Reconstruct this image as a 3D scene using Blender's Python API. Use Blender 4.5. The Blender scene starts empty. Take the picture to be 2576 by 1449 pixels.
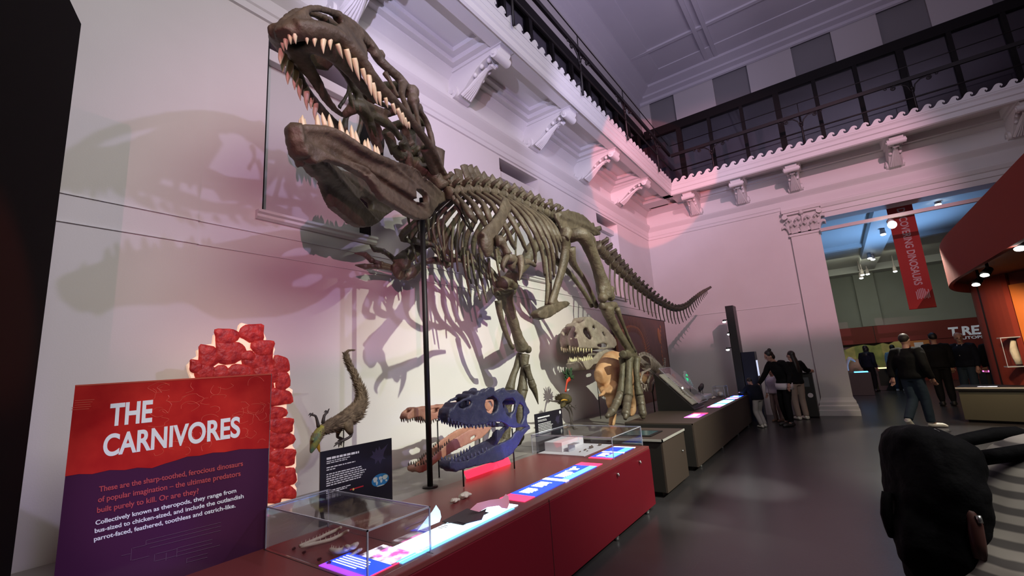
import bpy, bmesh, math, random
from mathutils import Vector, Matrix, noise
from mathutils.geometry import tessellate_polygon
V = Vector
random.seed(7)
SC = bpy.context.scene
COL = SC.collection

# ------------------------------------------------------------------ camera (wide phone lens, 1.55 m above the floor)
FPX, CAMH = 1120.5, 1.55
_y, _p, _r = -0.615062, 0.183650, -0.0661823
cy, sy, cp, sp, cr_, sr_ = math.cos(_y), math.sin(_y), math.cos(_p), math.sin(_p), math.cos(_r), math.sin(_r)
_f = V((sy*cp, cy*cp, sp)); _ri = V((cy, -sy, 0)); _u = V((-sy*sp, -cy*sp, cp))
RI = _ri*cr_ + _u*sr_; UP = _u*cr_ - _ri*sr_; FW = _f
CAM = V((0, 0, CAMH))
cam = bpy.data.cameras.new('camera'); co = bpy.data.objects.new('camera', cam); COL.objects.link(co)
cam.sensor_width = 36; cam.lens = FPX/2576*36; cam.clip_start = .05; cam.clip_end = 100
m = Matrix((RI, UP, -FW)).transposed().to_4x4(); m.translation = CAM; co.matrix_world = m
SC.camera = co

# ------------------------------------------------------------------ pixel -> place (the photograph is 2576 x 1449)
def ray(px, py): return RI*((px-1288)/FPX) + UP*(-(py-724.5)/FPX) + FW
def on(px, py, ax, v):
    d = ray(px, py); return CAM + d*((v-CAM[ax])/d[ax])
def PX(px, py, x): return on(px, py, 0, x)
def PY(px, py, y): return on(px, py, 1, y)
def PZ(px, py, z): return on(px, py, 2, z)
def plane_hit(px, py, o, n):
    d = ray(px, py); return CAM + d*((V(o)-CAM).dot(n)/d.dot(n))

# ------------------------------------------------------------------ world, exposure
w = bpy.data.worlds.new('world'); SC.world = w; w.use_nodes = True
w.node_tree.nodes['Background'].inputs[0].default_value = (.30, .24, .34, 1)
w.node_tree.nodes['Background'].inputs[1].default_value = .05
SC.view_settings.view_transform = 'Standard'; SC.view_settings.look = 'None'
SC.view_settings.gamma = 1; SC.view_settings.exposure = .18; SC.view_settings.use_curve_mapping = False
SC.cycles.use_denoising = True
SC.cycles.max_bounces = 6; SC.cycles.diffuse_bounces = 3; SC.cycles.glossy_bounces = 3; SC.cycles.transmission_bounces = 6; SC.cycles.transparent_max_bounces = 8
SC.cycles.caustics_reflective = False; SC.cycles.caustics_refractive = False

# ------------------------------------------------------------------ the hall's theatre lamps, with added fill and tint lights
def spot(name, loc, aim, col, watt, deg, blend=.3, soft=.03):
    L = bpy.data.lights.new(name, 'SPOT'); L.energy = watt; L.color = col; L.spot_size = math.radians(deg); L.spot_blend = blend; L.shadow_soft_size = soft
    o = bpy.data.objects.new(name, L); COL.objects.link(o); o.location = loc
    o.rotation_euler = (V(aim)-V(loc)).to_track_quat('-Z', 'Y').to_euler(); return o
def area(name, loc, aim, col, watt, sx, sy_):
    L = bpy.data.lights.new(name, 'AREA'); L.shape = 'RECTANGLE'; L.size = sx; L.size_y = sy_; L.energy = watt; L.color = col
    o = bpy.data.objects.new(name, L); COL.objects.link(o); o.location = loc
    o.rotation_euler = (V(aim)-V(loc)).to_track_quat('-Z', 'Y').to_euler(); return o
spot('warm_white_profile', (6, 3.7, 7.5), (-4.2, 6.0, 0.9), (.97, 1, .78), 5200, 37, .9, .05)
spot('rose_profile', (3.5, -2.5, 3.4), (-4.2, 4.4, 3.0), (1, .34, .52), 950, 44, .9, .006)
spot('lilac_profile', (6, 5.0, 7.4), (-4.2, 3.0, 2.2), (.66, .56, 1), 750, 46, .8, .10)
spot('pink_end_wall_wash', (2.6, 2.5, 6.6), (-2.0, 13.5, 4.0), (1, .47, .60), 1750, 50, .35, .008)
spot('lilac_uplight', (-.8, .2, 4.3), (-3.4, 6.2, 7.6), (.68, .64, 1), 620, 72, .5, .04)
spot('lilac_uplight', (.2, 4.5, 4.3), (-3.4, 9.5, 7.2), (.74, .66, 1), 420, 64, .5, .04)
spot('coral_uplight', (2.4, -.8, 2.7), (-3.1, 10.8, 6.3), (1, .20, .17), 3600, 15, .10, .03)
area('general_fill', (2.6, 1.0, 6.0), (-3.2, 3.6, 1.0), (1, .95, .88), 235, 3, 3)  # added fill light, softens the shadows on the wall
area('ceiling_fill', (2.0, 6.0, 7.0), (0, 8, 10), (.66, .58, .78), 170, 3, 3)  # soft lilac fill added to lift the ceiling
spot('aisle_pool', (2.4, 3.5, 6.5), PZ(1885, 1225, 0), (.95, 1, .9), 3600, 9, .9, .05)
spot('aisle_pool', (2.4, 3.0, 6.5), PZ(1725, 1300, 0), (.95, 1, .9), 1500, 7, .9, .05)
spot('blue_ceiling_uplight', (2.0, 18, 2.8), (.8, 17.5, 5.2), (.24, .52, 1), 280, 150, .6, .2)
area('far_gallery_glow', (1.5, 22, 4.8), (1.5, 25, 1.0), (.9, .95, .7), 42, 3, 1)
spot('violet_sign_tint', (-2.45, .60, .72), (-3.30, .80, .80), (.34, .14, 1), 4.5, 70, .8, .06)  # added lamp; its violet stands in for a reflection on the sign
spot('red_partition_tint', (.8, 1.6, 4.6), (-2.6, .22, 2.0), (1, .13, .04), 1100, 9, .6, .05)  # added lamp, gives the black partition its reddish glow
spot('sign_fill', (.6, -1.2, 3.3), (-3.1, 1.0, 1.15), (1, .93, .88), 170, 13, .6, .05)  # added lamp that only brightens the introduction sign

# ------------------------------------------------------------------ materials
def mat(name, col, rough=.6, metal=0., col2=None, scale=4., amt=.5, bump=0., bscale=30., emit=None, estr=0., alpha=None, trans=0., coat=0., spec=None, stretch=None, detail=4.):
    M = bpy.data.materials.new(name); M.use_nodes = True; N = M.node_tree; B = N.nodes['Principled BSDF']
    B.inputs['Base Color'].default_value = (*col, 1); B.inputs['Roughness'].default_value = rough; B.inputs['Metallic'].default_value = metal
    if coat: B.inputs['Coat Weight'].default_value = coat; B.inputs['Coat Roughness'].default_value = .08
    if spec is not None: B.inputs['Specular IOR Level'].default_value = spec
    if trans: B.inputs['Transmission Weight'].default_value = trans; B.inputs['IOR'].default_value = 1.45
    if alpha is not None: B.inputs['Alpha'].default_value = alpha
    if emit: B.inputs['Emission Color'].default_value = (*emit, 1); B.inputs['Emission Strength'].default_value = estr
    if col2 or bump:
        tc = N.nodes.new('ShaderNodeTexCoord'); mp = N.nodes.new('ShaderNodeMapping'); N.links.new(tc.outputs['Object'], mp.inputs[0])
        if stretch: mp.inputs['Scale'].default_value = stretch
    if col2:
        n = N.nodes.new('ShaderNodeTexNoise'); n.inputs['Scale'].default_value = scale; n.inputs['Detail'].default_value = detail; N.links.new(mp.outputs[0], n.inputs['Vector'])
        r = N.nodes.new('ShaderNodeValToRGB'); r.color_ramp.elements[0].position = .5-amt/2; r.color_ramp.elements[1].position = .5+amt/2
        r.color_ramp.elements[0].color = (*col, 1); r.color_ramp.elements[1].color = (*col2, 1)
        N.links.new(n.outputs['Fac'], r.inputs[0]); N.links.new(r.outputs[0], B.inputs['Base Color'])
        if emit: N.links.new(r.outputs[0], B.inputs['Emission Color'])
    if bump:
        n2 = N.nodes.new('ShaderNodeTexNoise'); n2.inputs['Scale'].default_value = bscale; n2.inputs['Detail'].default_value = 6; N.links.new(mp.outputs[0], n2.inputs['Vector'])
        b = N.nodes.new('ShaderNodeBump'); b.inputs['Strength'].default_value = bump; b.inputs['Distance'].default_value = .02; N.links.new(n2.outputs['Fac'], b.inputs['Height']); N.links.new(b.outputs[0], B.inputs['Normal'])
    return M
def clear_mat(name, tint=(1, 1, 1), gloss=.12, rough=.03):
    # thin clear acrylic: see-through, with a reflecting skin that grows towards grazing angles
    M = bpy.data.materials.new(name); M.use_nodes = True; N = M.node_tree; N.nodes.clear()
    o = N.nodes.new('ShaderNodeOutputMaterial'); t = N.nodes.new('ShaderNodeBsdfTransparent'); g = N.nodes.new('ShaderNodeBsdfGlossy'); mx = N.nodes.new('ShaderNodeMixShader')
    lw = N.nodes.new('ShaderNodeLayerWeight'); lw.inputs[0].default_value = .25; ma = N.nodes.new('ShaderNodeMath'); ma.operation = 'MULTIPLY_ADD'; ma.inputs[1].default_value = .3; ma.inputs[2].default_value = gloss
    t.inputs[0].default_value = (*tint, 1); g.inputs['Roughness'].default_value = rough
    N.links.new(lw.outputs['Fresnel'], ma.inputs[0]); N.links.new(ma.outputs[0], mx.inputs[0]); N.links.new(t.outputs[0], mx.inputs[1]); N.links.new(g.outputs[0], mx.inputs[2]); N.links.new(mx.outputs[0], o.inputs[0])
    return M
M = {}
M['wall'] = mat('white_painted_plaster', (.66, .63, .62), .75, col2=(.70, .67, .66), scale=1.5, bump=.04, bscale=90)
M['trim'] = mat('white_painted_moulding', (.68, .66, .66), .55)
M['ceil'] = mat('ceiling_plaster', (.40, .37, .42), .8, col2=(.44, .41, .45), scale=.6)
M['floor'] = mat('dark_vinyl_floor', (.028, .025, .027), .27, col2=(.042, .037, .040), scale=2.2, amt=.6, bump=.05, bscale=60, spec=.55)
M['blind'] = mat('window_blind', (.58, .58, .58), .8)
M['iron'] = mat('dark_iron', (.007, .004, .005), .5, metal=.2)
M['darkwood'] = mat('dark_stained_wood', (.005, .0035, .004), .6, spec=.2)
M['black'] = mat('black_paint', (.006, .005, .005), .5)
M['blackcloth'] = mat('black_cloth_panel', (.0035, .0022, .002), .9, spec=.1)
M['glassdark'] = clear_mat('gallery_glass', (.75, .75, .80), .10, .05)
M['gallery'] = mat('gallery_wall', (.22, .19, .21), .8)
M['friezeA'] = mat('frieze_pale', (.36, .33, .34), .8)
M['friezeB'] = mat('frieze_grey', (.15, .14, .15), .8)
M['acrylic'] = clear_mat('clear_acrylic', (.99, .99, 1), .03)
M['acryledge'] = mat('polished_acrylic_edge', (.75, .78, .9), .15, trans=.5)
M['steel'] = mat('brushed_steel', (.5, .5, .5), .3, metal=.9)

# ------------------------------------------------------------------ mesh tools
def cr(pts, k=4):
    # Catmull-Rom through tuples of any length
    if len(pts) < 3: return [tuple(p) for p in pts]
    out = []; n = len(pts)
    for i in range(n-1):
        p0, p1, p2, p3 = pts[max(i-1, 0)], pts[i], pts[i+1], pts[min(i+2, n-1)]
        for j in range(k):
            t = j/k
            out.append(tuple(.5*(2*b+(c-a)*t+(2*a-5*b+4*c-d)*t*t+(3*b-a-3*c+d)*t**3) for a, b, c, d in zip(p0, p1, p2, p3)))
    out.append(tuple(pts[-1])); return out
def w3(P): return tuple(P)
class MB:
    def __init__(s): s.v = []; s.f = []; s.m = []; s.mi = 0
    def face(s, idx): s.f.append(tuple(idx)); s.m.append(s.mi)
    def tube(s, pts, rad, n=10, k=0, flat=None, up=None, closed=False):
        # pts: points; rad: number or list; flat: (axis vector, factor) squashes the section along that axis
        P = [tuple(p) for p in pts]
        R = [rad]*len(P) if not isinstance(rad, (list, tuple)) else list(rad)
        if k:
            Q = cr([(*p, r) for p, r in zip(P, R)], k); P = [q[:3] for q in Q]; R = [max(q[3], 1e-4) for q in Q]
        P = [V(p) for p in P]; base = len(s.v); N = len(P)
        u = None
        for i in range(N):
            if closed: t = P[(i+1) % N]-P[i-1]
            else: t = P[min(i+1, N-1)]-P[max(i-1, 0)]
            if t.length < 1e-9: t = V((0, 0, 1))
            t.normalize()
            if u is None:
                a = V(up) if up else (V((0, 0, 1)) if abs(t.z) < .9 else V((0, 1, 0)))
                u = (a-t*a.dot(t)).normalized()
            else:
                u = u-t*u.dot(t); u.normalize()
            b = t.cross(u)
            for j in range(n):
                a = 2*math.pi*j/n; q = u*math.cos(a)*R[i]+b*math.sin(a)*R[i]
                if flat:
                    ax, fa = flat; ax = V(ax); q = q-ax*(q.dot(ax)*(1-fa))
                s.v.append(tuple(P[i]+q))
        M_ = N if closed else N-1
        for i in range(M_):
            for j in range(n):
                a = base+i*n+j; b2 = base+i*n+(j+1) % n; i2 = (i+1) % N
                s.face((a, b2, base+i2*n+(j+1) % n, base+i2*n+j))
        if not closed:
            s.face([base+j for j in range(n)][::-1]); s.face([base+(N-1)*n+j for j in range(n)])
        return s
    def box(s, x0, y0, z0, x1, y1, z1):
        return s.hexa([V((x, y, z)) for z in (z0, z1) for x, y in ((x0, y0), (x1, y0), (x1, y1), (x0, y1))])
    def hexa(s, P):
        b = len(s.v); s.v += [tuple(p) for p in P]
        for q in ((3, 2, 1, 0), (4, 5, 6, 7), (0, 1, 5, 4), (1, 2, 6, 5), (2, 3, 7, 6), (3, 0, 4, 7)): s.face([b+i for i in q])
        return s
    def obox(s, c, ax, ay, az):
        c, ax, ay, az = V(c), V(ax), V(ay), V(az)
        return s.hexa([c+ax*i+ay*j+az*k for k in (-1, 1) for i, j in ((-1, -1), (1, -1), (1, 1), (-1, 1))])
    def prism(s, poly, off, holes=()):
        off = V(off); loops = [[V(p) for p in poly]]+[[V(p) for p in h] for h in holes]
        tri = tessellate_polygon(loops); flatp = [p for L in loops for p in L]; b = len(s.v); n = len(flatp)
        s.v += [tuple(p) for p in flatp]+[tuple(p+off) for p in flatp]
        for t in tri:
            s.face([b+i for i in t]); s.face([b+n+i for i in reversed(t)])
        k = 0
        for L in loops:
            m_ = len(L)
            for i in range(m_):
                a, c = b+k+i, b+k+(i+1) % m_
                s.face((a, c, c+n, a+n))
            k += m_
        return s
    def lathe(s, prof, c=(0, 0, 0), n=20, ax=(0, 0, 1)):
        ax = V(ax).normalized(); u = ax.orthogonal().normalized(); w_ = ax.cross(u); c = V(c); b = len(s.v)
        for r, z in prof:
            for j in range(n):
                a = 2*math.pi*j/n; s.v.append(tuple(c+ax*z+(u*math.cos(a)+w_*math.sin(a))*max(r, 1e-4)))
        for i in range(len(prof)-1):
            for j in range(n): s.face((b+i*n+j, b+i*n+(j+1) % n, b+(i+1)*n+(j+1) % n, b+(i+1)*n+j))
        s.face([b+j for j in range(n)][::-1]); s.face([b+(len(prof)-1)*n+j for j in range(n)])
        return s
    def ball(s, c, r, n=12, m_=8, rot=None):
        if not isinstance(r, (tuple, list)): r = (r, r, r)
        b = len(s.v); c = V(c)
        for i in range(m_+1):
            th = math.pi*i/m_
            for j in range(n):
                ph = 2*math.pi*j/n; q = V((r[0]*math.sin(th)*math.cos(ph), r[1]*math.sin(th)*math.sin(ph), r[2]*math.cos(th)))
                if rot: q = rot @ q
                s.v.append(tuple(c+q))
        for i in range(m_):
            for j in range(n): s.face((b+i*n+j, b+(i+1)*n+j, b+(i+1)*n+(j+1) % n, b+i*n+(j+1) % n))
        return s
    def remesh(s, vox, it=2, fac=.5):
        me = bpy.data.meshes.new('tmp'); me.from_pydata(s.v, [], s.f); bm = bmesh.new(); bm.from_mesh(me); bmesh.ops.remove_doubles(bm, verts=bm.verts, dist=1e-5)
        bmesh.ops.recalc_face_normals(bm, faces=bm.faces); bm.to_mesh(me); bm.free()
        o = bpy.data.objects.new('tmp', me); COL.objects.link(o)
        r = o.modifiers.new('r', 'REMESH'); r.mode = 'VOXEL'; r.voxel_size = vox
        if it:
            q = o.modifiers.new('s', 'SMOOTH'); q.iterations = it; q.factor = fac
        dg = bpy.context.evaluated_depsgraph_get(); e = o.evaluated_get(dg); m2 = e.to_mesh()
        s.v = [tuple(x.co) for x in m2.vertices]; s.f = [tuple(p.vertices) for p in m2.polygons]; s.m = [0]*len(s.f)
        e.to_mesh_clear(); bpy.data.objects.remove(o); bpy.data.meshes.remove(me)
        return s
    def jit(s, amp, sc=12., seed=0.):
        # uneven, weathered surface
        for i, p in enumerate(s.v):
            q = V(p)*sc+V((seed, seed*.7, seed*1.3)); n_ = noise.noise_vector(q)
            s.v[i] = (p[0]+n_.x*amp, p[1]+n_.y*amp, p[2]+n_.z*amp)
        return s
    def map(s, fn): s.v = [tuple(fn(V(p))) for p in s.v]; return s
    def build(s, name, mt, parent=None, smooth=True, loc=None, bevel=0., sub=0, auto=None):
        org = V(loc) if loc is not None else (ORG[parent.name] if parent is not None and parent.name in ORG else V((0, 0, 0)))
        me = bpy.data.meshes.new(name); me.from_pydata([tuple(V(p)-org) for p in s.v], [], s.f)
        mts = mt if isinstance(mt, (list, tuple)) else [mt]
        for x in mts: me.materials.append(M[x] if isinstance(x, str) else x)
        for p, k in zip(me.polygons, s.m): p.material_index = k
        bm = bmesh.new(); bm.from_mesh(me); bmesh.ops.recalc_face_normals(bm, faces=bm.faces); bm.to_mesh(me); bm.free()
        if smooth:
            for p in me.polygons: p.use_smooth = True
            if auto is not None:
                me.set_sharp_from_angle(angle=math.radians(auto))
        me.update()
        o = bpy.data.objects.new(name, me); COL.objects.link(o)
        if parent is not None: o.parent = parent; ORG[o.name] = org
        else: o.location = org; ORG[o.name] = org
        if bevel:
            b = o.modifiers.new('bevel', 'BEVEL'); b.width = bevel; b.segments = 2; b.limit_method = 'ANGLE'
        return o
ORG = {}
def root(name, label, cat, loc, group=None):
    o = bpy.data.objects.new(name, None); COL.objects.link(o); o.location = loc; ORG[o.name] = V(loc); o.empty_display_size = .1
    return tag(o, label, cat, group)
def tag(o, label=None, cat=None, group=None, kind=None):
    if label: o['label'] = label
    if cat: o['category'] = cat
    if group: o['group'] = group
    if kind: o['kind'] = kind
    return o
def struct(name, mb, mt, smooth=False, **k): return tag(mb.build(name, mt, None, smooth, **k), kind='structure')
def copy_tree(o, parent=None):
    c = o.copy(); COL.objects.link(c); c.parent = parent; ORG[c.name] = ORG.get(o.name, V((0, 0, 0)))
    for ch in list(o.children): copy_tree(ch, c)
    return c
def text_mesh(name, body, size, M4, mt, parent, extrude=.001, offset=0., shear=0., align='LEFT', spacing=1., line=1., width=1.):
    c = bpy.data.curves.new('t', 'FONT'); c.body = body; c.size = size; c.extrude = extrude; c.offset = offset; c.shear = shear; c.align_x = align; c.space_character = spacing; c.space_line = line
    o = bpy.data.objects.new('t', c); COL.objects.link(o); dg = bpy.context.evaluated_depsgraph_get(); e = o.evaluated_get(dg); m2 = e.to_mesh()
    mb = MB(); mb.v = [tuple(M4 @ V((x.co.x*width, x.co.y, x.co.z))) for x in m2.vertices]; mb.f = [tuple(p.vertices) for p in m2.polygons]; mb.m = [0]*len(mb.f)
    e.to_mesh_clear(); bpy.data.objects.remove(o); bpy.data.curves.remove(c)
    return mb.build(name, mt, parent, False)
def frame4(o, x, y):
    x = V(x).normalized(); y = V(y); y = (y-x*y.dot(x)).normalized(); z = x.cross(y); q = Matrix((x, y, z)).transposed().to_4x4(); q.translation = V(o); return q

# ================================================================== THE SETTING
XW, YW = -4.234, 13.55            # long wall, end wall
XE, YE = -3.0, 12.3               # balcony edges
struct('floor', MB().box(-5, -3, -.1, 10, 28, 0), 'floor')
WIN = [(1.94, 3.18), (5.86, 7.12), (9.76, 11.05)]
mb = MB(); y0 = -3
for a, b in WIN+[(14.0, 14.0)]:
    mb.box(XW-.4, y0, 0, XW, a, 6.4)
    if b > a: mb.box(XW-.4, a, 0, XW, b, 3.2).box(XW-.4, a, 5.22, XW, b, 6.4)
    y0 = b
mb.box(XW, -3, 0, XW+.012, 1.42, 5.27)
struct('wall_left', mb, 'wall')
for i, (a, b) in enumerate(WIN):
    tag(MB().box(XW-.22, a+.012, 3.2, XW-.2, b-.012, 5.0).build('window_%d' % (i+1), 'blind', None, False), kind='structure')
    wr = bpy.data.objects['window_%d' % (i+1)]
    MB().box(XW-.2, a+.012, 4.93, XW-.1, b-.012, 5.06).build('blind_cassette', 'trim', wr, False, bevel=.006)
    s_ = MB().prism([(XW, a-.06, 3.2), (XW+.07, a-.06, 3.2), (XW+.07, a-.06, 3.175), (XW+.045, a-.06, 3.16), (XW+.045, a-.06, 3.135), (XW+.02, a-.06, 3.115), (XW, a-.06, 3.115)], (0, b-a+.12, 0))
    s_.build('window_sill', 'trim', wr, False)
    MB().box(XW-.2, a, 3.2, XW+.001, a+.012, 5.0).box(XW-.2, b-.012, 3.2, XW+.001, b, 5.0).build('window_reveal', 'darkwood' if i == 0 else 'trim', wr, False)
# picture-rail beads
mb = MB()
for z in (2.985, 2.779):
    mb.box(XW, -3, z-.006, XW+.024, 1.43, z+.006).box(XW, 1.43, z-.006, XW+.012, YW, z+.006)
struct('trim_1', mb, 'trim')
mb = MB(); mb.box(XW, YW-.012, 2.773, -.6, YW, 2.785)
struct('trim_2', mb, 'trim')
# cornice under the balcony, on both walls
prof = [(0, 5.26), (.025, 5.27), (.03, 5.34), (.045, 5.36), (.045, 5.50), (.07, 5.53), (.13, 5.60), (.15, 5.63), (.15, 5.69), (.05, 5.71), (.05, 6.02), (.10, 6.06), (.17, 6.12), (.17, 6.2), (0, 6.2)]
mb = MB(); mb.prism([(XW+d, -3, z) for d, z in prof], (0, YW+3, 0)); struct('trim_3', mb, 'trim')
mb = MB(); mb.prism([(XW, YW-d, z) for d, z in prof], (-.62-XW, 0, 0)); struct('trim_4', mb, 'trim')
# end wall, with the opening to the next gallery on its right
mb = MB().box(XW-.4, YW, 0, .12, YW+.45, 6.4)
mb.box(.12, YW, 4.86, 7.5, YW+.45, 6.4)
struct('wall_back', mb, 'wall')
lp = [(0, 4.86), (.02, 4.86), (.02, 4.98), (.05, 4.99), (.05, 5.10), (.08, 5.12), (.11, 5.2), (.11, 5.24), (.05, 5.26), (.05, 5.50), (.07, 5.53), (.13, 5.60), (.15, 5.63), (.15, 5.69), (.05, 5.71), (.05, 6.02), (.17, 6.12), (.17, 6.2), (0, 6.2)]
mb = MB(); mb.prism([(-.62, YW-d, z) for d, z in lp], (8.1, 0, 0)); struct('trim_5', mb, 'trim')
# balcony slab with coffered soffit, along the long wall and across the end wall
BRY = [.64, 2.68, 4.72, 6.76, 8.8, 10.84]; BRX = [-2.68, -1.45, -.2, 1.8, 3.8]
mb = MB()
mb.box(XW, -3, 6.30, XE-.02, YW, 6.42).box(XE-.32, -3, 6.12, XE-.07, YE+.3, 6.30).box(XW, -3, 6.15, XW+.26, YW, 6.30)
ys = BRY+[12.9]
for y in ys: mb.box(XW+.26, y-.24, 6.15, XE-.32, y+.24, 6.30)
for a, b in zip(ys[:-1], ys[1:]):
    a += .24; b -= .24
    for x0, y0, x1, y1 in ((XW+.26, a, XW+.36, b), (XE-.42, a, XE-.32, b), (XW+.36, a, XE-.42, a+.1), (XW+.36, b-.1, XE-.42, b)): mb.box(x0, y0, 6.23, x1, y1, 6.30)
struct('balcony_left', mb, 'trim')
mb = MB()
mb.box(XE-.04, YE+.02, 6.30, 7.5, YW, 6.42).box(XE-.32, YE+.07, 6.12, 7.5, YE+.32, 6.30).box(XE, YW-.26, 6.15, 7.5, YW, 6.30)
xs = [-2.95]+BRX+[5.8]
for x in xs: mb.box(x-.2, YE+.32, 6.15, x+.2, YW-.26, 6.30)
struct('balcony_back', mb, 'trim')
mb = MB(); fp = [(0, 6.08), (.03, 6.10), (.03, 6.2), (.055, 6.22), (.055, 6.30), (.08, 6.34), (.08, 6.40), (0, 6.40)]
mb.prism([(XE+d-.08, -3, z) for d, z in fp], (0, YE+3.0, 0)); struct('trim_6', mb, 'trim')
mb = MB(); mb.prism([(XE-.08, YE-d+.08, z) for d, z in fp], (8.5, 0, 0)); struct('trim_7', mb, 'trim')
# running-scroll crest on the balcony edge
WV = [(0, 0), (1, 0), (1, .28), (.93, .22), (.83, .2), (.73, .26), (.66, .38), (.645, .5), (.67, .6), (.73, .63), (.77, .57), (.75, .5), (.80, .48), (.86, .55), (.87, .68), (.80, .84), (.66, .95), (.50, .95), (.36, .84), (.25, .66), (.14, .44), (0, .28)]
def waves(o, du, th, n, u, h):
    mb = MB(); o, du = V(o), V(du)
    for i in range(n): mb.prism([tuple(o+du*(u*(i+a))+V((0, 0, h*b))) for a, b in WV], th)
    return mb
struct('trim_8', waves((XE-.025, 1.2, 6.37), (0, 1, 0), (.034, 0, 0), 53, .2095, .16), 'trim')
struct('trim_9', waves((XE+.01, YE-.009, 6.37), (1, 0, 0), (0, .034, 0), 43, .2095, .16), 'trim')
# scroll brackets
def bracket(n, o, d, s_):
    # o: point on the wall under the balcony; d: outward; s_: sideways
    o, d, s_ = V(o), V(d), V(s_); wd = .15
    pr = [(0, 6.16), (1.06, 6.16), (1.06, 6.06), (1.02, 6.0), (.93, 5.99), (.86, 6.04), (.74, 6.01), (.60, 5.94), (.48, 5.84), (.36, 5.74), (.24, 5.68), (.12, 5.66), (0, 5.68)]
    mb = MB(); mb.prism([tuple(o+d*a-s_*(wd*.82)+V((0, 0, z))) for a, z in pr], s_*(wd*1.64))
    mb.prism([tuple(o+d*a-s_*wd+V((0, 0, z))) for a, z in [(0, 6.17), (1.10, 6.17), (1.10, 6.11), (0, 6.09)]], s_*(wd*2))
    for a, z, r in ((.97, 6.0, .065), (.15, 5.75, .10)):
        c = o+d*a+V((0, 0, z)); mb.tube([c-s_*(wd+.015), c+s_*(wd+.015)], r, 14); mb.tube([c-s_*(wd+.03), c+s_*(wd+.03)], r*.4, 10)
    # acanthus leaf on the underside
    for q in (-.09, -.045, 0, .045, .09):
        mb.tube([tuple(o+d*a+s_*(q*(1-.3*k))+V((0, 0, z-.01))) for k, (a, z) in enumerate([(.28, 5.68), (.42, 5.76), (.56, 5.87), (.70, 5.95), (.80, 5.97), (.84, 5.94)])], [.028, .03, .03, .028, .03, .02], 6)
    for a, z in ((.55, 5.85), (.68, 5.93), (.82, 5.96)):
        for q in (-1, 1): mb.ball(o+d*a+s_*q*.085+V((0, 0, z+.035)), .036, 8, 5)
    struct('trim_%d' % n, mb, 'trim', smooth=True, auto=40)
k = 10
for y in BRY: bracket(k, (XW, y, 0), (1, 0, 0), (0, 1, 0)); k += 1
for x in BRX: bracket(k, (x, YW, 0), (0, -1, 0), (1, 0, 0)); k += 1
# pilaster beside the opening, with a leafy capital
mb = MB().box(-.50, YW-.11, .40, .13, YW+.4, 4.60)
pb = [(0, 0), (.09, 0), (.09, .12), (.075, .14), (.075, .22), (.05, .25), (.05, .31), (.02, .36), (0, .42)]
x0, x1 = -.50, .13
for (d0, za), (d1, zb) in zip(pb[1:-1], pb[2:]):
    P = [V((x0-d0, YW-.11-d0, za)), V((x1+d0, YW-.11-d0, za)), V((x1+d0, YW+.3, za)), V((x0-d0, YW+.3, za)), V((x0-d1, YW-.11-d1, zb)), V((x1+d1, YW-.11-d1, zb)), V((x1+d1, YW+.3, zb)), V((x0-d1, YW+.3, zb))]
    if zb > za: mb.hexa(P)
mb.box(x0-.03, YW-.14, 4.50, x1+.03, YW+.3, 4.56)
struct('pilaster', mb, 'wall')
mb = MB().box(x0, YW-.11, 4.55, x1, YW+.3, 5.12).box(x0-.11, YW-.25, 5.12, x1+.11, YW+.3, 5.20).box(x0-.08, YW-.21, 5.07, x1+.08, YW+.3, 5.12)
def leaf(mb, b, out, up, hgt, w_):
    b, out = V(b), V(out)
    for q in (-1, -.5, 0, .5, 1):
        s_ = V((out.y, -out.x, 0))*q*w_
        mb.tube([tuple(b+s_*.8), tuple(b+s_+V((0, 0, hgt*.5))+out*.02), tuple(b+s_*.9+V((0, 0, hgt*(.95-.15*abs(q))))+out*.09), tuple(b+s_*.7+V((0, 0, hgt*(.85-.2*abs(q))))+out*.16)], [.03, .035, .03, .012], 6, k=2)
for px_ in (-.40, -.185, .03): leaf(mb, (px_, YW-.11, 4.58), (0, -1, 0), 1, .24, .06)
for px_ in (-.49, -.29, -.08, .12): leaf(mb, (px_, YW-.11, 4.72), (0, -1, 0), 1, .24, .05)
for py_ in (YW-.05, YW+.12): leaf(mb, (x1, py_, 4.58), (1, 0, 0), 1, .24, .05); leaf(mb, (x1, py_-.05, 4.72), (1, 0, 0), 1, .24, .05); leaf(mb, (x0, py_, 4.6), (-1, 0, 0), 1, .24, .05)
for px_, dx in ((-.5, -1), (.13, 1)):
    c = V((px_+dx*.06, YW-.17, 5.03)); mb.tube([c+V((0, -.05, 0)), c+V((0, .05, 0))], .065, 12); mb.tube([V((px_-dx*.12, YW-.13, 4.80)), V((px_-dx*.03, YW-.16, 4.98)), c+V((0, 0, .05))], .022, 7)
c = V((-.185, YW-.2, 5.08)); mb.ball(c, .06, 8, 6); mb.tube([V((-.185, YW-.12, 4.8)), V((-.185, YW-.17, 5.05))], .02, 6)
struct('trim_30', mb, 'wall', smooth=True, auto=45)
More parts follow.
